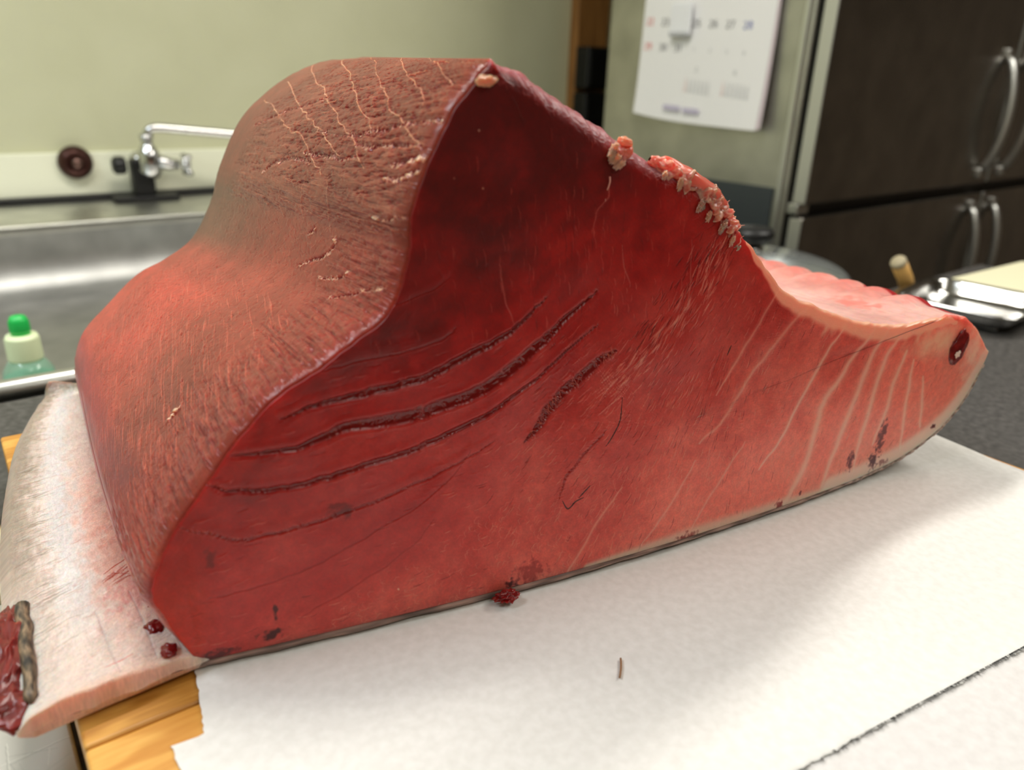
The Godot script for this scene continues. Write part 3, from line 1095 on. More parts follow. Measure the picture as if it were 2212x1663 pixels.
	# torn rips, wet and dark inside, with a pale frayed lip
	var rips: Array = [
		[V(.45, 9.5), V(.392, 9.5), V(.300, 9.5), V(.217, 9.55)], [V(.235, 9.70), V(.125, 9.75), V(.017, 9.85)],
		[V(.442, 9.80), V(.258, 9.85), V(.192, 9.95), V(.067, 10.10), V(.004, 10.2)], [V(.09, 9.35), V(.050, 9.35), V(.025, 9.45), V(.004, 9.55)],
		[V(.333, 7.25), V(.283, 7.40), V(.233, 7.60), V(.217, 7.80), V(.217, 7.95)], [V(.233, 7.15), V(.183, 7.20), V(.142, 7.40)],
		[V(.095, 8.70), V(.058, 8.70), V(.004, 8.85)], [V(.650, 9.0), V(.583, 9.25), V(.467, 9.35), V(.400, 9.35)],
		[V(.850, 9.75), V(.733, 10.0), V(.617, 10.20), V(.500, 10.40)], [V(.333, 7.85), V(.308, 8.05)],
		[V(.085, 9.55), V(.025, 9.65), V(.004, 9.70)], [V(.16, 6.85), V(.092, 7.10), V(.02, 7.35)], [V(.217, 4.0), V(.217, 4.1), V(.208, 4.25)],
	]
	for k in rips.size():
		var w: float = [6.0, 5.5, 4.0, 7.0, 6.0, 4.0, 3.0, 5.0, 4.0, 6.0, 6.0, 3.0, 4.0][k]
		var line := PackedVector2Array()
		for p: Vector2 in rips[k]:
			line.append(V(p.x, p.y / 12.0))
		line = wander(line, 0.003, n, k * 31.0 + 400.0)
		c.stroke(line, w, 1.2, Color(0.44, 0.02, 0.04), 0.92, -0.30, 30, 0.4)
		for i in line.size() * 4:
			var q := rng.randf_range(0.0, line.size() - 1.01)
			var p := line[int(q)].lerp(line[int(q) + 1], q - int(q)) + V(rng.randf_range(-0.002, 0.002), -w * 0.0005 + rng.randf_range(-0.002, 0.001))
			var d := V(rng.randf_range(-0.004, 0.004), rng.randf_range(0.0, 0.007))
			c.stroke(PackedVector2Array([p, p + d * 0.5, p + d]), rng.randf_range(0.9, 1.9), 0.6, Color(0.96, 0.80, 0.68), rng.randf_range(0.3, 0.85), 0.16, 28)
	# yellowish line of connective tissue low on the cut
	var tissue := PackedVector2Array()
	for p: Vector2 in [V(.633, .90), V(.442, 1.30), V(.325, 1.50), V(.208, 1.65), V(.133, 1.70), V(.008, 1.90)]:
		tissue.append(V(p.x, p.y / 12.0))
	c.stroke(wander(tissue, 0.003, n, 900.0), 6.0, 2.0, Color(0.90, 0.60, 0.46), 0.85, 0.12, 70, 0.3)
	c.stroke(wander(tissue, 0.006, n, 905.0), 3.0, 1.0, Color(0.55, 0.06, 0.07), 0.6, -0.08, 50, 0.3)
	return c

func lining_canvas() -> Canvas:
	# x: 0 at the front cut, 1 at the back; y: 0 at the top of the spine, 1 at the belly edge
	var c := Canvas.new(512, 1024, V(0, 0), V(1, 1), 110)
	var broad := noise(91, 5.0, 3)
	c.base(func(t: float, y: float) -> Color:
		var q := y * 17.0
		var k := Color(0.62, 0.34, 0.36)
		k = k.lerp(Color(0.86, 0.42, 0.36), smoothstep(5.0, 7.5, q))
		k = k.lerp(Color(0.86, 0.66, 0.62), smoothstep(8.6, 11.0, q))
		k = k.lerp(Color(0.84, 0.50, 0.45), exp(-pow((q - 15.0) / 0.8, 2.0)) * 0.8 * smoothstep(0.05, 0.2, t))
		k = k.lerp(Color(0.88, 0.72, 0.64), smoothstep(15.7, 16.4, q))
		var b := broad.get_noise_2d(t, y * 2.0) * 0.10
		return Color(k.r * (1.0 + b), k.g * (1.0 + b * 1.6), k.b * (1.0 + b * 1.6)), 8)
	c.grain(noise(92, 0.07, 3), 0.06, 0.02)
	var rng := RandomNumberGenerator.new()
	rng.seed = 31
	var rag := noise(93, 0.05, 3)
	for k in 9:
		c.spot(V(0.10 + 0.087 * k, 15.1 / 17.0), .025, .022, Color(0.90, 0.46, 0.42), 0.4, rag)
	for k in 60:
		var t := rng.randf_range(0.0, 0.5)
		var y := rng.randf_range(9.5, 14.0) / 17.0
		c.stroke(PackedVector2Array([V(t, y), V(t + 0.1, y + 0.002), V(t + rng.randf_range(0.15, 0.4), y + 0.006)]), rng.randf_range(1.0, 2.4), 0.6, Color(0.78, 0.50, 0.48) if k % 2 == 0 else Color(0.98, 0.84, 0.80), 0.4, 0.03 if k % 2 == 1 else -0.03)
	var band := PackedVector2Array([V(0.0, 15.9 / 17.0), V(0.06, 15.7 / 17.0), V(0.13, 15.5 / 17.0), V(0.24, 15.6 / 17.0)])
	c.stroke(smooth_line(band, 8), 24.0, 12.0, Color(0.66, 0.06, 0.09), 0.9, 0.0, 70, 0.5)
	c.spot(V(0.16, 14.0 / 17.0), .07, .02, Color(0.90, 0.48, 0.43), 0.7, rag)
	return c

func skin(block: Node3D, FU: PackedVector2Array, RU: PackedVector2Array) -> void:
	# the skin left on the underside, 4 mm thick, wrapping up the belly at the right
	var c := Canvas.new(1024, 64, V(0, 0), V(1, 1), 90)
	var pat := noise(95, 6.0, 4)
	c.base(func(x: float, y: float) -> Color:
		var k := Color(0.80, 0.70, 0.65).lerp(Color(0.70, 0.56, 0.51), smoothstep(0.55, 0.8, x))
		return k.darkened(clampf(0.22 + pat.get_noise_2d(x * 8.0, y) * 0.5, 0.0, 0.6)), 4)
	var nu := 260
	var rows := 8
	var P := PackedVector3Array()
	var UV := PackedVector2Array()
	var wob := noise(96, 0.12, 3)
	for j in rows:
		for i in nu:
			var q := 0.9 + 8.1 * i / (nu - 1)
			var p := cr(FU, q)
			var r := cr(RU, q)
			var tangent := (cr(FU, minf(q + 0.05, 9.0)) - cr(FU, q - 0.05)).normalized()
			var out := Vector2(-tangent.y, tangent.x)
			if out.y > 0.2:
				out = -out
			var w0 := -bulge(p.x, p.y)
			var thick := lerpf(0.0026, 0.0042, smoothstep(6.5, 8.6, q)) * smoothstep(0.9, 2.2, q)
			var pos: Vector2
			var w: float
			if j == 0:
				pos = p - out * 0.0008
				w = w0 + 0.0016
			elif j == 1:
				pos = p + out * 0.0004
				w = w0 - 0.0004 + wob.get_noise_1d(i) * 0.0006
			elif j == 2:
				pos = p + out * thick * 0.8
				w = w0 + 0.0002 + wob.get_noise_1d(i + 500) * 0.0012
			else:
				var t := (j - 3) / float(rows - 4)
				pos = p.lerp(r, t) + out * thick
				w = lerpf(w0 + 0.003, DEPTH, t)
			P.append(Vector3(pos.x, maxf(pos.y, 0.0), -w))
			UV.append(Vector2(q / 9.0, j / float(rows)))
	var mesh := ArrayMesh.new()
	var m := c.material(0.05)
	flesh_look(m, 0.2)
	grid(mesh, P, UV, nu, rows, Vector3(0.2, 0.15, -0.18), m)
	var o := obj("skin", mesh, null, block)
	o.set_meta("label", "thin grey skin under the red flesh")

func flap(block: Node3D) -> void:
	# the layer of fat and skin that reaches out to the left where the meat was cut away
	var c := Canvas.new(512, 1024, V(0, 0), V(1, 1), 96)
	var broad := noise(101, 4.0, 3)
	var patch := noise(102, 10.0, 3)
	c.base(func(a: float, t: float) -> Color:
		var a0 := a
		a += patch.get_noise_2d(a * 1.5, t * 3.0) * 0.07
		var k := Color(0.87, 0.79, 0.75)
		var red: float = exp(-pow((t - 0.36) / 0.22, 2.0)) * smoothstep(0.2, 0.5, a)
		k = k.lerp(Color(0.86, 0.60, 0.54), clampf(red * 0.9 + patch.get_noise_2d(a, t) * 0.4 * red, 0.0, 1.0))
		k = k.lerp(Color(0.82, 0.84, 0.86), exp(-pow((a - 0.26) / 0.09, 2.0)) * smoothstep(0.12, 0.3, t) * 0.55)
		k = k.lerp(Color(0.60, 0.54, 0.48), (1.0 - smoothstep(0.03, 0.2, a)) * smoothstep(0.15, 0.5, t) * 0.85)
		k = k.lerp(Color(0.50, 0.46, 0.40), smoothstep(0.90, 0.99, t + patch.get_noise_2d(a * 2.0, 5.0) * 0.05))
		k = k.lerp(Color(0.90, 0.73, 0.66), 1.0 - smoothstep(0.0, 0.07, t))
		var b := broad.get_noise_2d(a, t) * 0.08
		return Color(k.r * (1.0 + b), k.g * (1.0 + b), k.b * (1.0 + b)), 4)
	c.grain(noise(103, 0.06, 4), 0.06, 0.05)
	c.grain(noise(104, 0.15, 2), 0.06, 0.05)
	var rng := RandomNumberGenerator.new()
	rng.seed = 12
	for k in 1300:
		var a := rng.randf()
		var t := rng.randf_range(0.02, 0.98)
		var l := rng.randf_range(0.03, 0.12)
		var pale := rng.randf() < 0.5
		c.stroke(PackedVector2Array([V(a, t), V(a + l * 0.5, t + rng.randf_range(-0.003, 0.003)), V(a + l, t + rng.randf_range(-0.006, 0.006))]), rng.randf_range(0.9, 2.0), 0.6, Color(0.96, 0.90, 0.86) if pale else Color(0.74, 0.55, 0.50), rng.randf_range(0.1, 0.35), 0.10 if pale else -0.08, 50)
	for k in 420:
		var t := rng.randf_range(0.18, 0.98)
		var a := rng.randf_range(0.0, 0.13)
		var l := rng.randf_range(0.05, 0.16)
		c.stroke(PackedVector2Array([V(a, t), V(a + l * 0.5, t + rng.randf_range(-0.002, 0.002)), V(a + l, t + rng.randf_range(-0.004, 0.004))]), rng.randf_range(1.0, 2.6), 0.6, Color(0.46, 0.40, 0.34) if k % 2 else Color(0.84, 0.80, 0.76), rng.randf_range(0.08, 0.3), -0.08 if k % 2 else 0.08, 60)
	var rag := noise(105, 0.05, 3)
	for k in 26:
		var p := V(0.50 + rng.randf_range(-0.13, 0.13), 0.275 + rng.randf_range(-0.03, 0.03))
		c.stroke(PackedVector2Array([p, p + V(0.06, 0.006), p + V(0.13, rng.randf_range(-0.015, 0.015))]), 2.2, 0.8, Color(0.60, 0.13, 0.09), rng.randf_range(0.3, 0.75), -0.06, 45)
	c.spot(V(0.66, 0.26), .14, .035, Color(0.76, 0.36, 0.36), 0.6, rag)
	c.spot(V(0.55, 0.22), .2, .045, Color(0.82, 0.50, 0.48), 0.5, rag)
	c.stroke(PackedVector2Array([V(0.30, 0.075), V(0.36, 0.07), V(0.42, 0.072)]), 2.4, 1.0, Color(0.85, 0.35, 0.33), 0.8)
	for a in [0.36, 0.52, 0.63]:
		c.stroke(PackedVector2Array([V(a, 0.03), V(a - 0.03, 0.12), V(a - 0.05, 0.22)]), 5.0, 3.0, Color(0.72, 0.66, 0.66), 0.35, -0.12, 60, 0.1)

	var left := PackedVector2Array([V(-.067, -.014), V(-.069, .0), V(-.077, .06), V(-.085, .13), V(-.089, .204), V(-.089, .285), V(-.081, .352), V(-.074, .382)])
	var nu := 96
	var rows := 150
	var lump := noise(106, 60.0, 3)
	var P := PackedVector3Array()
	var UV := PackedVector2Array()
	for j in rows:
		var t := j / float(rows - 1)
		var l := cr(left, t * 7.0)
		var w := l.y
		var right := lerpf(0.004, -0.040, clampf(w / DEPTH, 0.0, 1.0)) + 0.026
		var wr := lerpf(0.004, 0.385, t)
		var e := minf(t, 1.0 - t) / 0.016
		var sh: float = sqrt(maxf(0.0, 1.0 - pow(1.0 - minf(e, 1.0), 2.0)))
		for i in nu:
			# around the slab: up the left side, over the top to the right, back underneath
			var x := i / float(nu - 1)
			var a: float
			var h: float
			if x < 0.1:
				a = -0.06 * sin(x / 0.1 * PI)
				h = x / 0.1
			elif x < 0.85:
				a = (x - 0.1) / 0.75
				h = 1.0
			else:
				a = 1.0 - (x - 0.85) / 0.15
				h = 0.0
			var u := lerpf(l.x, right, a)
			var ww := lerpf(l.y, wr, a) + lump.get_noise_2d(u, 7.0) * 0.002 * (1.0 - sh)
			var top := 0.0145 - 0.0115 * a * a * (1.0 - smoothstep(0.02, 0.14, t)) - 0.003 * exp(-a * 9.0)
			top += lump.get_noise_2d(u * 0.8, w * 0.8) * 0.0012 + c.height(V(clampf(a, 0, 1), t)) * 0.003
			top += 0.010 * smoothstep(0.93, 1.0, t) * maxf(0.0, 1.0 - a * 2.4)
			P.append(Vector3(u, lerpf(0.0, lerpf(0.0045, top, sh) if h > 0.5 else lerpf(0.0045, 0.0, sh), 1.0) if h == 1.0 or h == 0.0 else lerpf(lerpf(0.0045, 0.0, sh), lerpf(0.0045, top, sh), h), -ww))
			UV.append(V(clampf(a, 0.0, 1.0), t))
	var mesh := ArrayMesh.new()
	var m := c.material(0.12)
	flesh_look(m, 0.6)
	grid(mesh, P, UV, nu, rows, Vector3(-0.03, 0.004, -0.18), m)
	var o := obj("fat_flap", mesh, null, block)
	o.set_meta("label", "pale flap of fat and skin")

	# dark meat and skin hanging at the flap's near left corner
	var meat := mat(Color.WHITE, 0.3)
	meat.albedo_texture = noise_tex(110, 0.03, rgb(96, 26, 24), rgb(150, 52, 46), 256, 4)
	flesh_look(meat, 0.4)
	var dm := merge([
		[blob(3, Vector3(0.0095, 0.008, 0.036), 0.35, 1.7, 28, 24), at(Vector3(-0.0775, 0.007, -0.036))],
		[blob(5, Vector3(0.013, 0.006, 0.016), 0.4, 1.8, 24, 16), at(Vector3(-0.0745, 0.006, -0.004), Vector3(0, 0.5, 0))],
		[blob(8, Vector3(0.010, 0.0035, 0.010), 0.5, 2.0, 20, 14), at(Vector3(-0.084, 0.0045, -0.004), Vector3(0, 0.7, -0.3))],
		[blob(9, Vector3(0.008, 0.006, 0.018), 0.4, 1.8, 20, 16), at(Vector3(-0.080, 0.006, -0.060), Vector3(0, 0.1, 0))]])
	obj("dark_meat", dm, meat, block)
	var rim := mat(Color.WHITE, 0.5)
	rim.albedo_texture = noise_tex(112, 0.05, rgb(30, 26, 22), rgb(170, 142, 110), 128, 4)
	var path := PackedVector3Array()
	var rad := PackedFloat32Array()
	for k in 24:
		var w := -0.006 + 0.078 * k / 23.0
		path.append(Vector3(-0.0675 - w * 0.11 + lump.get_noise_1d(k * 0.0012) * 0.002, 0.0125 + lump.get_noise_1d(k * 0.0012 + 40.0) * 0.001, -w))
		rad.append((0.0034 + 0.0012 * lump.get_noise_1d(k * 0.0009 + 90.0)) * (0.3 if k == 0 or k == 23 else 1.0))
	obj("skin_edge", tube(path, rad, 12), rim, block)
	var clot := mat(rgb(120, 14, 16), 0.15)
	flesh_look(clot, 0.4)
	for e in [[-0.0170, 0.040, 0.0026], [-0.0165, 0.024, 0.0046], [-0.0115, 0.004, 0.0036]]:
		obj("blood_clot", blob(int(e[1] * 1000), Vector3(e[2], 0.0026, e[2] * 1.2), 0.25, 1.0), clot, block, Vector3(e[0], 0.0125, -e[1]))

func shreds(block: Node3D) -> void:
	# rags of fat and sinew where the ribs were cut off the upper edge
	var pale := mat(rgb(250, 146, 118), 0.28)
	flesh_look(pale, 0.7)
	var pink := mat(rgb(226, 122, 104), 0.25)
	flesh_look(pink, 0.8)
	var rng := RandomNumberGenerator.new()
	rng.seed = 17
	obj("rib_stub", blob(21, Vector3(0.0042, 0.0040, 0.0036), 0.2, 1.5, 24, 16), pink, block, Vector3(0.2215, 0.2365, 0.0005))
	obj("rib_cap", blob(22, Vector3(0.0040, 0.0022, 0.0038), 0.2, 1.2, 32, 20), pale, block, Vector3(0.2205, 0.2412, 0.0015), Vector3(0, 0, -0.3))
	for e in [[0.2135, 0.238, 0.4], [0.215, 0.233, 0.9], [0.2125, 0.2355, 0.1], [0.2175, 0.2305, 1.2]]:
		obj("fat_shred", blob(int(e[0] * 9999), Vector3(0.0019, 0.0028, 0.0008), 0.6, 2.0), pale, block, Vector3(e[0], e[1], 0.003), Vector3(0.2, 0, -e[2]))
	var torn := mat(Color.WHITE, 0.26)
	torn.albedo_texture = noise_tex(130, 0.035, rgb(206, 84, 74), rgb(246, 190, 164), 256, 4)
	flesh_look(torn, 0.8)
	var rn := noise(131, 150.0, 3)
	var P := PackedVector3Array()
	var UV := PackedVector2Array()
	var rim := PackedVector2Array([V(.240, .2325), V(.252, .2265), V(.266, .2190), V(.280, .2110), V(.290, .2030), V(.2985, .1935), V(.306, .1830), V(.313, .1755)])
	for k in 100:
		var q := 7.0 * k / 99.0
		var p := cr(rim, q)
		var tangent := (cr(rim, q + 0.05) - cr(rim, q - 0.05)).normalized()
		var out := Vector2(-tangent.y, tangent.x)
		var swell: float = sin(PI * clampf(k / 99.0, 0.0, 1.0))
		for i in 49:
			var a := TAU * i / 48.0
			var r := (0.0010 + 0.0052 * pow(swell, 0.6))
			var d := Vector3(out.x * sin(a), out.y * sin(a), cos(a) * 0.8)
			var c0 := Vector3(p.x, p.y, -0.0035)
			var rr := r * (1.0 + 1.0 * rn.get_noise_3d(c0.x + d.x * r, c0.y + d.y * r, c0.z + d.z * r))
			P.append(c0 + d * rr)
			UV.append(V(i / 48.0, k / 30.0))
	var rim_mesh := ArrayMesh.new()
	grid(rim_mesh, P, UV, 49, 100, Vector3(0.275, 0.21, -0.0035), torn, true)
	obj("torn_rim", rim_mesh, null, block)
	var k2 := 0
	for e in [[.258, .219, .0040, .3], [.2735, .2075, .0046, -.1], [.2795, .2015, .0036, .5], [.2905, .1955, .0044, -.4], [.2985, .187, .0034, .2], [.247, .2235, .0026, .7]]:
		obj("fat_shred", blob(300 + int(e[0] * 999), Vector3(e[2] * 0.62, e[2] * 0.85, 0.0008), 0.6, 2.0), torn if k2 % 2 else pale, block, Vector3(e[0], e[1] + 0.001, 0.0012), Vector3(0.25, 0.3, e[3]))
		k2 += 1
	# swelling of fat behind them, along the top edge
	obj("fat_ridge", blob(25, Vector3(0.030, 0.008, 0.013), 0.12, 1.2, 40, 20), pink, block, Vector3(0.277, 0.2155, -0.012), Vector3(0, 0, -0.52))
	# bead of clear fat at the tip
	var bead := mat(rgb(240, 150, 120), 0.1)
	flesh_look(bead, 0.8)
	obj("fat_bead", blob(27, Vector3(0.0052, 0.0026, 0.0035), 0.25, 1.5, 24, 16), bead, block, Vector3(0.146, 0.2665, 0.0), Vector3(0, 0, 0.1))
	# cut blood vessel near the belly tip, a white core in it
	var blood := mat(Color.WHITE, 0.2)
	blood.albedo_texture = noise_tex(120, 0.05, rgb(88, 10, 12), rgb(140, 26, 26), 128, 3)
	flesh_look(blood, 0.4)
	var ves := obj("blood_vessel", blob(28, Vector3(0.0082, 0.0135, 0.0026), 0.16, 1.3, 30, 18), blood, block, Vector3(0.5325, 0.0955, 0.0008), Vector3(0, 0, -0.22))
	obj("vessel_core", blob(29, Vector3(0.0024, 0.003, 0.002), 0.3, 1.5), mat(rgb(236, 206, 190), 0.4), ves, Vector3(-0.0016, -0.0042, 0.0016))
	obj("blood_drop", blob(31, Vector3(0.007, 0.0022, 0.004), 0.5, 2.0), blood, block, Vector3(0.157, 0.0042, 0.016))
	# stray threads
	var thread := mat(rgb(222, 150, 132), 0.5)
	for e in [[0.302, 0.186, 0.006, 0.9], [0.2995, 0.195, 0.006, 0.3], [0.213, 0.225, 0.012, -1.7], [0.2905, 0.206, 0.005, 1.3]]:
		var path := PackedVector3Array()
		for k in 6:
			var x: float = e[2] * k / 5.0
			path.append(Vector3(e[0] + cos(e[3]) * x, e[1] + sin(e[3]) * x, 0.002 + 0.001 * sin(k * 1.3)))
		obj("loose_fibre", tube(path, PackedFloat32Array([0.0004, 0.0004, 0.0004, 0.0003, 0.0003, 0.0001]), 6), thread, block)

# ------------------------------------------------------------------ paper

func sheet(called: String, label: String, L: PackedVector2Array, R: PackedVector2Array, T: PackedFloat32Array, y0: float, seed_: int, m: Material, torn: bool) -> MeshInstance3D:
	# a sheet between two side lines, each given at the shares T of its length
	var nu := 150
	var rows := 130
	var n := noise(seed_, 5.0, 2)
	var fine := noise(seed_ + 1, 90.0, 3)
	var P := PackedVector3Array()
	var UV := PackedVector2Array()
	var top := PackedVector3Array()
	for j in rows + 2:
		var t := clampf((j - 1) / float(rows - 1), 0.0, 1.0)
		var k := 0
		while k < T.size() - 2 and t > T[k + 1]:
			k += 1
		var f := (t - T[k]) / (T[k + 1] - T[k])
		var a := L[k].lerp(L[k + 1], f)
		var b := R[k].lerp(R[k + 1], f)
		for i in nu + 2:
			var x := clampf((i - 1) / float(nu - 1), 0.0, 1.0)
			var p := a.lerp(b, x)
			if torn and t > 0.97:
				p.y += (fine.get_noise_2d(p.x, 3.0) * 0.0016 + fine.get_noise_2d(p.x * 5.0, 8.0) * 0.0007) * (t - 0.97) / 0.03
			if torn and x < 0.02:
				p.x += fine.get_noise_2d(p.y * 2.0, 1.0) * 0.0010
			var y := y0 + (n.get_noise_2d(p.x, p.y) + 0.6) * 0.0005
			if torn:
				y += 0.0003 * smoothstep(0.95, 1.0, t)
			if j == 0 or j == rows + 1 or i == 0 or i == nu + 1:
				y = y0 - 0.0004
				if torn and (j == rows + 1):
					y = y0 - 0.0006
			P.append(Vector3(p.x, y, p.y))
			UV.append(p)
	var mesh := ArrayMesh.new()
	grid(mesh, P, UV, nu + 2, rows + 2, Vector3(0.35, 0.5, -0.25), m)
	var o := obj(called, mesh, null)
	tag(o, label, "paper", "paper sheets on the board")
	return o

func paper_mat(seed_: int, c: Color) -> StandardMaterial3D:
	var m := mat(Color.WHITE, 0.85, 0.0, 0.3)
	m.albedo_texture = noise_tex(seed_, 0.05, c.darkened(0.035), c.lightened(0.25), 512, 5)
	m.uv1_scale = Vector3(5.0, 5.0, 5.0)
	m.heightmap_enabled = true
	m.heightmap_texture = noise_tex(seed_ + 1, 0.08, Color.BLACK, Color.WHITE, 512, 5)
	m.heightmap_scale = 0.012
	return m

func paper() -> void:
	var y := BOARD_TOP + 0.0004
	sheet("paper_sheet", "white absorbent paper under the torn sheet, showing at the board's near right corner",
		PackedVector2Array([V(.12, -.19), V(.10, -.10), V(.09, -.04)]), PackedVector2Array([V(.655, -.24), V(.645, -.13), V(.60, -.04)]), PackedFloat32Array([0, .5, 1]), y, 201, paper_mat(210, rgb(226, 223, 220)), false)
	var s := sheet("paper_sheet", "white absorbent paper under the tuna, its near edge torn",
		PackedVector2Array([V(.10, -.47), V(.0685, -.306), V(.0612, -.2745), V(.0482, -.2768), V(.0472, -.263), V(.03, -.145)]),
		PackedVector2Array([V(.66, -.33), V(.6575, -.226), V(.651, -.190), V(.640, -.151), V(.625, -.115), V(.585, -.045)]),
		PackedFloat32Array([0, .5, .6, .62, .68, 1]), y + 0.0006, 203, paper_mat(212, rgb(236, 234, 228)), true)
	# fibres standing out of the torn edge
	var rng := RandomNumberGenerator.new()
	rng.seed = 5
	var st := SurfaceTool.new()
	st.begin(Mesh.PRIMITIVE_TRIANGLES)
	for k in 2600:
		var x := rng.randf()
		var p := V(.03, -.145).lerp(V(.585, -.045), x)
		var a := Vector3(p.x, y + 0.0011, p.y - 0.0010)
		var d := Vector3(rng.randf_range(-0.6, 0.6), rng.randf_range(-0.25, 0.3), 1.0) * rng.randf_range(0.0012, 0.0042)
		var wv := Vector3(0.00012, 0.00005, 0)
		for tri: Array in [[a - wv, a + wv, a + d], [a - wv + Vector3(0, 0.0001, 0), a + d, a + wv]]:
			for q: Vector3 in tri:
				st.set_normal(Vector3.UP)
				st.add_vertex(q)
	var fz := obj("torn_fibres", st.commit(), mat(rgb(232, 230, 226), 0.9), s)
	fz.set_meta("kind", "stuff")
	# a bristle lying on the paper
	var path := PackedVector3Array()
	for k in 7:
		var f := k / 6.0
		path.append(Vector3(lerpf(.2405, .2302, f) + 0.0006 * sin(f * 3.0), y + 0.0022, lerpf(-.197, -.188, f)))
	var br := obj("bristle", tube(path, PackedFloat32Array([0.0005]), 8), mat(rgb(150, 104, 60), 0.6))
	tag(br, "short brown bristle lying on the white paper before the tuna", "bristle")

# ------------------------------------------------------------------ sink and tap

func sink() -> void:
	var steel := brushed(Color(0.74, 0.74, 0.725), 0.48, 9, 2.0, 2.0)
	var bright := brushed(Color(0.86, 0.86, 0.83), 0.34, 10, 2.0, 2.0)
	var t := thing("sink", "wide stainless steel sink along the back wall behind the tuna", "sink", Vector3(0.25, 0, -1.5))
	# basin: a trough with coved corners; open at the top
	var prof: Array[Vector2] = [V(-.30, .862), V(-.322, .860), V(-.336, .845), V(-.34, .80), V(-.34, .775), V(-.325, .735), V(-.28, .72), V(0, .716), V(.5, .72), V(.56, .735), V(.575, .775), V(.576, .84), V(.585, .856), V(.60, .862), V(.60, .842), V(.592, .70), V(.5, .695), V(-.3, .695), V(-.36, .73), V(-.36, .84), V(-.33, .85), V(-.30, .862)]
	var P := PackedVector3Array()
	var UV := PackedVector2Array()
	for e: Vector2 in prof:
		for x in [-1.15, 1.15]:
			P.append(Vector3(x, e.y, e.x))
			UV.append(V(x, e.x))
	var mesh := ArrayMesh.new()
	grid(mesh, P, UV, 2, prof.size(), Vector3(0, 0.705, 0.1), null)
	obj("basin", mesh, steel, t)
	obj("basin_wall", rbox(Vector3(0.02, 0.145, 0.95), 0.004), steel, t, Vector3(-1.15, 0.79, 0.13))
	obj("basin_wall", rbox(Vector3(0.02, 0.145, 0.95), 0.004), steel, t, Vector3(1.15, 0.79, 0.13))
	obj("back_ledge", rbox(Vector3(2.34, 0.02, 0.29), 0.004), bright, t, Vector3(0, 0.853, -0.47))
	obj("front_rim", tube(PackedVector3Array([Vector3(-1.17, .852, .605), Vector3(0, .852, .605), Vector3(1.17, .852, .605)]), PackedFloat32Array([0.0125]), 18), bright, t)
	obj("front_apron", rbox(Vector3(2.34, 0.17, 0.012), 0.003), steel, t, Vector3(0, 0.765, 0.604))
	for x in [-1.1, 1.1]:
		for z in [0.58, -0.56]:
			obj("leg", rbox(Vector3(0.045, 0.70, 0.045), 0.004), steel, t, Vector3(x, 0.35, z))
	# black seam strip where the ledge meets the wall
	var rail := obj("wall_strip", rbox(Vector3(3.4, 0.022, 0.03), 0.004), M_get("black"), null, Vector3(0.1, 0.866, -2.118))
	tag(rail, "long black strip between the sink ledge and the paler wall band", "strip")

	# tap
	var ch := M_get("chrome")
	var f := thing("tap", "chrome wall tap with a swan spout on a black block behind the tuna", "tap", Vector3(0.515, 0.862, -2.09))
	obj("base_plate", rbox(Vector3(0.15, 0.012, 0.05), 0.004), M_get("black"), f, Vector3(0, 0.008, 0.03))
	obj("pedestal", rbox(Vector3(0.05, 0.09, 0.04), 0.008), M_get("black"), f, Vector3(0, 0.055, 0.02))
	var body := merge([
		[lathe(PackedVector2Array([V(.001, -.045), V(.018, -.043), V(.026, -.03), V(.028, -.01), V(.026, .012), V(.018, .028), V(.013, .034), V(.013, .045), V(.016, .047), V(.016, .058), V(.001, .06)]), 28), at(Vector3(0.015, 0.10, 0.045))],
		[lathe(PackedVector2Array([V(.001, -.001), V(.02, 0), V(.02, .012), V(.014, .018), V(.014, .03), V(.001, .03)]), 24), at(Vector3(0.0, 0.095, 0.0), Vector3(PI / 2, 0, 0))],
		[tube(PackedVector3Array([Vector3(0.015, 0.10, 0.045), Vector3(0.055, 0.088, 0.055), Vector3(0.08, 0.085, 0.06)]), PackedFloat32Array([0.017, 0.015, 0.012]), 18), at(Vector3.ZERO)]])
	obj("body", body, ch, f)
	obj("inlet_knob", lathe(PackedVector2Array([V(.001, -.01), V(.018, -.01), V(.021, -.004), V(.021, .012), V(.015, .018), V(.001, .018)]), 20), M_get("black"), f, Vector3(-0.045, 0.085, 0.02), Vector3(0, 0, PI / 2))
	var cross: Array = [[lathe(PackedVector2Array([V(.001, 0), V(.012, .001), V(.013, .014), V(.008, .02), V(.001, .021)]), 18), at(Vector3(0.085, 0.085, 0.06), Vector3(0, 0, -PI / 2))]]
	for k in 4:
		var a := PI / 4 + k * PI / 2
		var d := Vector3(0, cos(a), sin(a))
		var c0 := Vector3(0.097, 0.085, 0.06)
		cross.append([tube(PackedVector3Array([c0, c0 + d * 0.018, c0 + d * 0.03]), PackedFloat32Array([0.005, 0.0055, 0.0075]), 12), at(Vector3.ZERO)])
	obj("handle", merge(cross), ch, f)
	var sp := PackedVector3Array()
	sp.append(Vector3(0.015, 0.135, 0.045))
	sp.append(Vector3(0.015, 0.146, 0.046))
	for k in 7:
		var a := PI * 0.5 * k / 6.0
		sp.append(Vector3(0.015 + 0.022 * (1.0 - cos(a)), 0.15 + 0.022 * sin(a), 0.046 + 0.006 * (1.0 - cos(a))))
	for k in 8:
		var x := 0.04 + 0.27 * k / 7.0
		sp.append(Vector3(x + 0.015, 0.1715 - 0.0035 * k, 0.052 + 0.010 * k))
	sp.append(Vector3(0.345, 0.13, 0.128))
	sp.append(Vector3(0.35, 0.11, 0.130))
	obj("spout", tube(sp, PackedFloat32Array([0.0105]), 16), ch, f)

	var knob := thing("wall_rosette", "round bronze-brown fitting on the wall left of the tap", "fitting", Vector3(0.383, 0.952, -2.128))
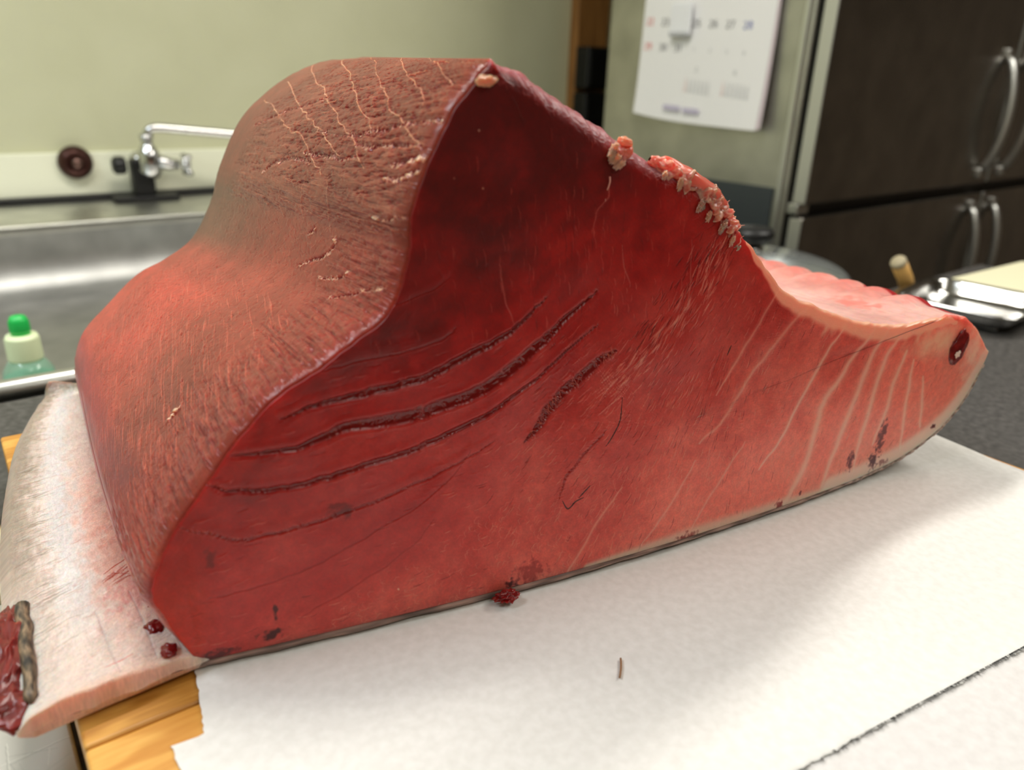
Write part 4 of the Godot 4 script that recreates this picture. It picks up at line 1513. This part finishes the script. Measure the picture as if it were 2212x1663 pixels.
	var bronze := mat(rgb(70, 42, 36), 0.3, 0.7)
	obj("disc", lathe(PackedVector2Array([V(.001, 0), V(.036, 0), V(.039, .006), V(.036, .018), V(.028, .026), V(.022, .027), V(.019, .022), V(.001, .021)]), 36), bronze, knob, Vector3.ZERO, Vector3(PI / 2, 0, 0))
	obj("hub", lathe(PackedVector2Array([V(.001, .018), V(.012, .02), V(.013, .03), V(.009, .036), V(.001, .037)]), 24), mat(rgb(110, 84, 76), 0.25, 0.8), knob, Vector3.ZERO, Vector3(PI / 2, 0, 0))

	# washing-up bottle in the sink
	var b := thing("soap_bottle", "washing-up liquid bottle with a green cap standing in the sink", "bottle", Vector3(0.1, 0.7212, -1.06))
	var green := mat(Color(0.62, 0.86, 0.74, 0.35), 0.12)
	green.transparency = BaseMaterial3D.TRANSPARENCY_ALPHA
	obj("body", lathe(PackedVector2Array([V(.001, 0), V(.026, 0), V(.03, .004), V(.03, .075), V(.028, .095), V(.020, .108), V(.014, .112), V(.001, .112)]), 32), green, b)
	obj("liquid", lathe(PackedVector2Array([V(.001, .003), V(.026, .003), V(.0275, .06), V(.0275, .088), V(.001, .09)]), 32), mat(rgb(120, 190, 160), 0.3), b)
	obj("collar", lathe(PackedVector2Array([V(.001, .108), V(.018, .108), V(.0195, .112), V(.0190, .136), V(.0165, .141), V(.001, .142)]), 28), mat(rgb(228, 240, 196), 0.4), b)
	obj("cap", lathe(PackedVector2Array([V(.001, .141), V(.0105, .141), V(.0115, .148), V(.0112, .158), V(.008, .164), V(.001, .166)]), 24), mat(rgb(28, 190, 84), 0.35), b)
	var d := thing("dish", "white dish leaning in the sink, half behind the tuna", "dish", Vector3(0.47, 0.7215, -1.70))
	obj("bowl", lathe(PackedVector2Array([V(.001, .003), V(.03, .003), V(.034, .008), V(.062, .035), V(.066, .038), V(.063, .0385), V(.033, .012), V(.001, .01)]), 36), mat(rgb(225, 226, 224), 0.3), d)
	obj("foot_ring", lathe(PackedVector2Array([V(.026, .004), V(.027, 0), V(.032, 0), V(.033, .006)]), 30), mat(rgb(225, 226, 224), 0.3), d)

# ------------------------------------------------------------------ fridge and calendar

func fridge() -> void:
	var side := brushed(Color(0.76, 0.755, 0.71), 0.42, 31, 1.2, 1.2)
	var face := brushed(Color(0.58, 0.56, 0.53), 0.26, 32, 1.2, 1.2)
	var bright := mat(Color(0.82, 0.82, 0.80), 0.35, 1.0)
	var trim := mat(Color(0.80, 0.80, 0.76), 0.5, 0.9)
	var t := thing("fridge", "tall four-door stainless steel fridge with the calendar on its side", "fridge", Vector3(1.7, 0, -0.99))
	obj("body", rbox(Vector3(1.9, 1.86, 0.635), 0.006), side, t, Vector3(0.952, 1.05, -0.367))
	for x in [0.08, 1.82]:
		for z in [-0.1, -0.62]:
			obj("foot", lathe(PackedVector2Array([V(.001, 0), V(.022, 0), V(.022, .02), V(.014, .03), V(.014, .125), V(.001, .125)]), 16), M_get("black"), t, Vector3(x, 0, z))
	# corner strips of the cabinet, as bright lines beside the doors
	obj("corner_strip", rbox(Vector3(0.010, 1.86, 0.016), 0.004), bright, t, Vector3(-0.001, 1.05, -0.070))
	obj("dark_reflection_sheet", rbox(Vector3(0.006, 0.80, 0.60), 0.002), mat(rgb(66, 72, 75), 0.4, 0.3), t, Vector3(0.0, 0.545, -0.385))  # dark sheet added for the dark reflection low on the fridge side
	obj("gap_seal", rbox(Vector3(1.86, 1.80, 0.012), 0.002), M_get("black"), t, Vector3(0.955, 1.05, -0.044))
	obj("hinge", rbox(Vector3(0.05, 0.026, 0.03), 0.004), bright, t, Vector3(0.027, 0.902, -0.03))
	var rows: Array = [[0.16, 0.884], [0.912, 1.92]]
	var cols: Array = [[0.008, 1.052], [1.070, 1.90]]
	for r: Array in rows:
		for c: Array in cols:
			var w: float = c[1] - c[0]
			var h: float = r[1] - r[0]
			var door := obj("door", rbox(Vector3(w, h, 0.034), 0.007), face, t, Vector3((c[0] + c[1]) / 2.0, (r[0] + r[1]) / 2.0, -0.018))
			# bow handle beside the seam between the doors
			var s := 1.0 if c[0] < 0.5 else -1.0
			var x := s * (w / 2.0 - 0.075)
			var lo := -h / 2.0 + 0.035 if r[0] > 0.5 else h / 2.0 - 0.375
			var path := PackedVector3Array()
			for k in 15:
				var f := k / 14.0
				path.append(Vector3(x, lo + 0.34 * f, 0.014 + 0.048 * pow(sin(PI * f), 0.55)))
			obj("handle", tube(path, PackedFloat32Array([0.0125]), 14), bright, door)
			for y in [lo, lo + 0.34]:
				obj("handle_foot", rbox(Vector3(0.032, 0.03, 0.018), 0.006), bright, door, Vector3(x, y, 0.02))
			obj("edge_strip", rbox(Vector3(0.005, h - 0.008, 0.032), 0.0015), trim, door, Vector3(-w / 2.0 - 0.0005, 0, 0.0))

func calendar() -> void:
	var t := thing("calendar", "white wall calendar hanging on the fridge side, its lower corner curling", "calendar", Vector3(1.695, 1.08, -1.335))
	var white := mat(rgb(240, 240, 240), 0.6)
	for s in 3:
		var nu := 30
		var rows := 40
		var P := PackedVector3Array()
		var UV := PackedVector2Array()
		for j in rows:
			for i in nu:
				var a := i / float(nu - 1)
				var b := j / float(rows - 1)
				var lift := 0.004 + 0.020 * exp(-b * 4.0) * (0.25 + a * a) + 0.010 * exp(-b * 5.0) * pow(1.0 - a, 3.0)
				var y := -0.006 * a + b * 0.70 + 0.016 * pow(1.0 - a, 4.0) * exp(-b * 8.0)
				P.append(Vector3(-lift + s * 0.0022 * (1.0 - 0.7 * b), y + s * 0.002, -0.20 + a * 0.405 + s * 0.005 * (1.0 - b)))
				UV.append(V(a, b))
		var mesh := ArrayMesh.new()
		grid(mesh, P, UV, nu, rows, Vector3(4, 0, 0), white)
		obj("page", mesh, white if s == 0 else mat(rgb(226, 212, 216), 0.6), t)
	obj("top_bar", rbox(Vector3(0.006, 0.02, 0.41), 0.002), M_get("white_metal"), t, Vector3(-0.002, 0.71, 0.0))
	var grey := mat(rgb(92, 92, 96), 0.7)
	var faint := mat(rgb(196, 198, 200), 0.7)
	var red := mat(rgb(222, 96, 84), 0.7)
	var blue := mat(rgb(92, 104, 178), 0.7)
	var font := SystemFont.new()
	font.font_names = PackedStringArray(["Droid Sans"])
	var rows2: Array = [[["22", red], ["23", grey], ["24", grey], ["25", grey], ["26", grey], ["27", grey], ["28", blue]], [["29", red], ["30", grey], ["31", grey], ["1", faint], ["2", faint], ["3", faint], ["4", faint]]]
	for r in 2:
		for k in 7:
			var z := -0.176 + 0.0515 * k
			var y: float = [0.243, 0.183][r] - 0.0028 * k
			print_text(t, "date", rows2[r][k][0], 0.017 if rows2[r][k][1] != faint else 0.010, rows2[r][k][1], font, Vector3(0, y, z))
	for m in 2:
		var z0: float = [-0.035, 0.085][m]
		for r in 5:
			for k in 7:
				print_text(t, "small_date", str(r * 7 + k + 1), 0.0052, faint if k else mat(rgb(236, 196, 190), 0.7), font, Vector3(0, 0.105 - 0.007 * r - 0.0012 * k - m * 0.006, z0 + 0.0125 * k))
		print_text(t, "small_month", ["2", "4"][m], 0.012, faint, font, Vector3(0, 0.128 - m * 0.006, z0 + 0.03))
	for e in [[-0.066, 0.034, 0.056], [-0.002, 0.029, 0.052]]:
		obj("footer_print", rbox(Vector3(0.0008, 0.012, e[2]), 0.0003), mat(rgb(196, 190, 212), 0.7), t, Vector3(-0.0205, e[1], e[0]), Vector3(0.05, 0, 0))
	# white magnet clip that covers one date
	var clip := thing("magnet_clip", "white magnet clip holding the calendar page", "magnet", Vector3(1.674, 1.325, -1.397))
	obj("plate", rbox(Vector3(0.010, 0.075, 0.066), 0.004), mat(rgb(236, 238, 242), 0.4), clip)
	obj("grip", rbox(Vector3(0.012, 0.012, 0.06), 0.004), mat(rgb(190, 192, 196), 0.4), clip, Vector3(-0.004, -0.034, 0))

func print_text(parent: Node3D, called: String, text: String, size: float, m: Material, font: Font, p: Vector3) -> void:
	var tm := TextMesh.new()
	tm.text = text
	tm.font = font
	tm.font_size = 32
	tm.pixel_size = size / 24.0
	tm.depth = 0.0006
	tm.curve_step = 4.0
	var b := p.y / 0.70
	var a := (p.z + 0.20) / 0.405
	var lift := 0.004 + 0.020 * exp(-b * 4.0) * (0.25 + a * a) + 0.010 * exp(-b * 5.0) * pow(1.0 - a, 3.0)
	obj(called, tm, m, parent, Vector3(-lift - 0.0009, p.y, p.z), Vector3(0, -PI / 2, 0))

# ------------------------------------------------------------------ things on the worktop at the right

func counter_things() -> void:
	var bright := mat(Color(0.78, 0.78, 0.77), 0.16, 1.0)
	var satin := mat(Color(0.60, 0.60, 0.58), 0.3, 1.0)
	# tray with rolled rim and rounded corners
	var t := thing("metal_tray", "shallow stainless steel tray on the worktop right of the tuna", "tray", Vector3(1.252, 0.861, -0.428), 0.06)
	var P := PackedVector3Array()
	var UV := PackedVector2Array()
	var seg := 64
	var prof: Array = [[0.118, 0.0035], [0.128, 0.005], [0.134, 0.012], [0.138, 0.024], [0.141, 0.0275], [0.146, 0.0285], [0.1485, 0.0265], [0.147, 0.024], [0.143, 0.0235]]
	for e: Array in prof:
		for i in seg + 1:
			var a := TAU * i / seg
			var d := V(cos(a), sin(a))
			var k := 1.0 / pow(pow(absf(d.x), 7.0) + pow(absf(d.y), 7.0), 1.0 / 7.0)
			var r: float = e[0]
			P.append(Vector3(d.x * k * (r - 0.050), e[1], d.y * k * (r - 0.058)))
			UV.append(V(i / float(seg), 0))
	var mesh := ArrayMesh.new()
	grid(mesh, P, UV, seg + 1, prof.size(), Vector3(0, 0.3, 0), null, true)
	obj("rim", mesh, bright, t)
	obj("floor_plate", rbox(Vector3(0.138, 0.004, 0.122), 0.0015), satin, t, Vector3(0, 0.0025, 0))
	# wooden handle standing up out of the tray
	var h := thing("wooden_handle", "pale wooden handle sticking up beside the metal tray", "handle", Vector3(1.272, 0.861, -0.535))
	obj("shaft", tube(PackedVector3Array([Vector3(0.014, 0.0, 0.0), Vector3(-0.010, 0.03, 0.0), Vector3(-0.036, 0.058, -0.004)]), PackedFloat32Array([0.0115, 0.0120, 0.0122]), 20), mat(rgb(206, 160, 88), 0.5), h)
	obj("end_cap", tube(PackedVector3Array([Vector3(-0.036, 0.058, -0.004), Vector3(-0.039, 0.061, -0.0045), Vector3(-0.041, 0.063, -0.005)]), PackedFloat32Array([0.0122, 0.0122, 0.0108]), 20), mat(rgb(176, 164, 134), 0.6), h)
	# pale board beyond the tray
	var pb := obj("plastic_board", rbox(Vector3(0.28, 0.02, 0.25), 0.005), mat(rgb(244, 240, 204), 0.45), null, Vector3(1.520, 0.871, -0.385), Vector3(0, -0.05, 0))
	tag(pb, "pale yellow plastic board at the worktop's right end beyond the tray", "board")
	# pan with a glass lid
	var pan := thing("lidded_pan", "steel pan with a domed glass lid and black knob, behind the tuna", "pan", Vector3(1.09, 0.861, -0.715))
	obj("body", lathe(PackedVector2Array([V(.001, .002), V(.14, .002), V(.152, .008), V(.158, .026), V(.160, .026), V(.155, .006), V(.142, 0), V(.001, 0)]), 56), satin, pan)
	var glass := mat(Color(0.75, 0.78, 0.78, 0.22), 0.06)
	glass.transparency = BaseMaterial3D.TRANSPARENCY_ALPHA
	var dome := PackedVector2Array()
	for k in 16:
		var a := PI / 2 * k / 15.0
		dome.append(V(0.158 * cos(a) + 0.001, 0.028 + 0.036 * sin(a)))
	obj("glass_lid", lathe(dome, 56), glass, pan)
	obj("lid_rim", lathe(PackedVector2Array([V(.154, .026), V(.160, .025), V(.1625, .028), V(.161, .0315), V(.155, .032)]), 56), bright, pan)
	obj("knob_collar", lathe(PackedVector2Array([V(.001, .062), V(.020, .062), V(.020, .069), V(.012, .072), V(.012, .078), V(.001, .078)]), 24), bright, pan)
	obj("knob", lathe(PackedVector2Array([V(.001, .072), V(.018, .073), V(.030, .080), V(.034, .089), V(.029, .099), V(.001, .103)]), 28), M_get("black"), pan)
	# crumbs
	for e in [[0.712, -0.232, 0.0022], [0.690, -0.176, 0.0012]]:
		var cb := obj("crumb", blob(int(e[0] * 1000), Vector3(e[2] * 1.4, e[2] * 0.6, e[2]), 0.4, 1.8), mat(rgb(210, 206, 196), 0.7), null, Vector3(e[0], 0.8612, e[1]))
		tag(cb, "white crumb on the dark worktop right of the board, the %s of two" % ("larger" if e[2] > 0.002 else "smaller"), "crumb", "crumbs on the worktop")
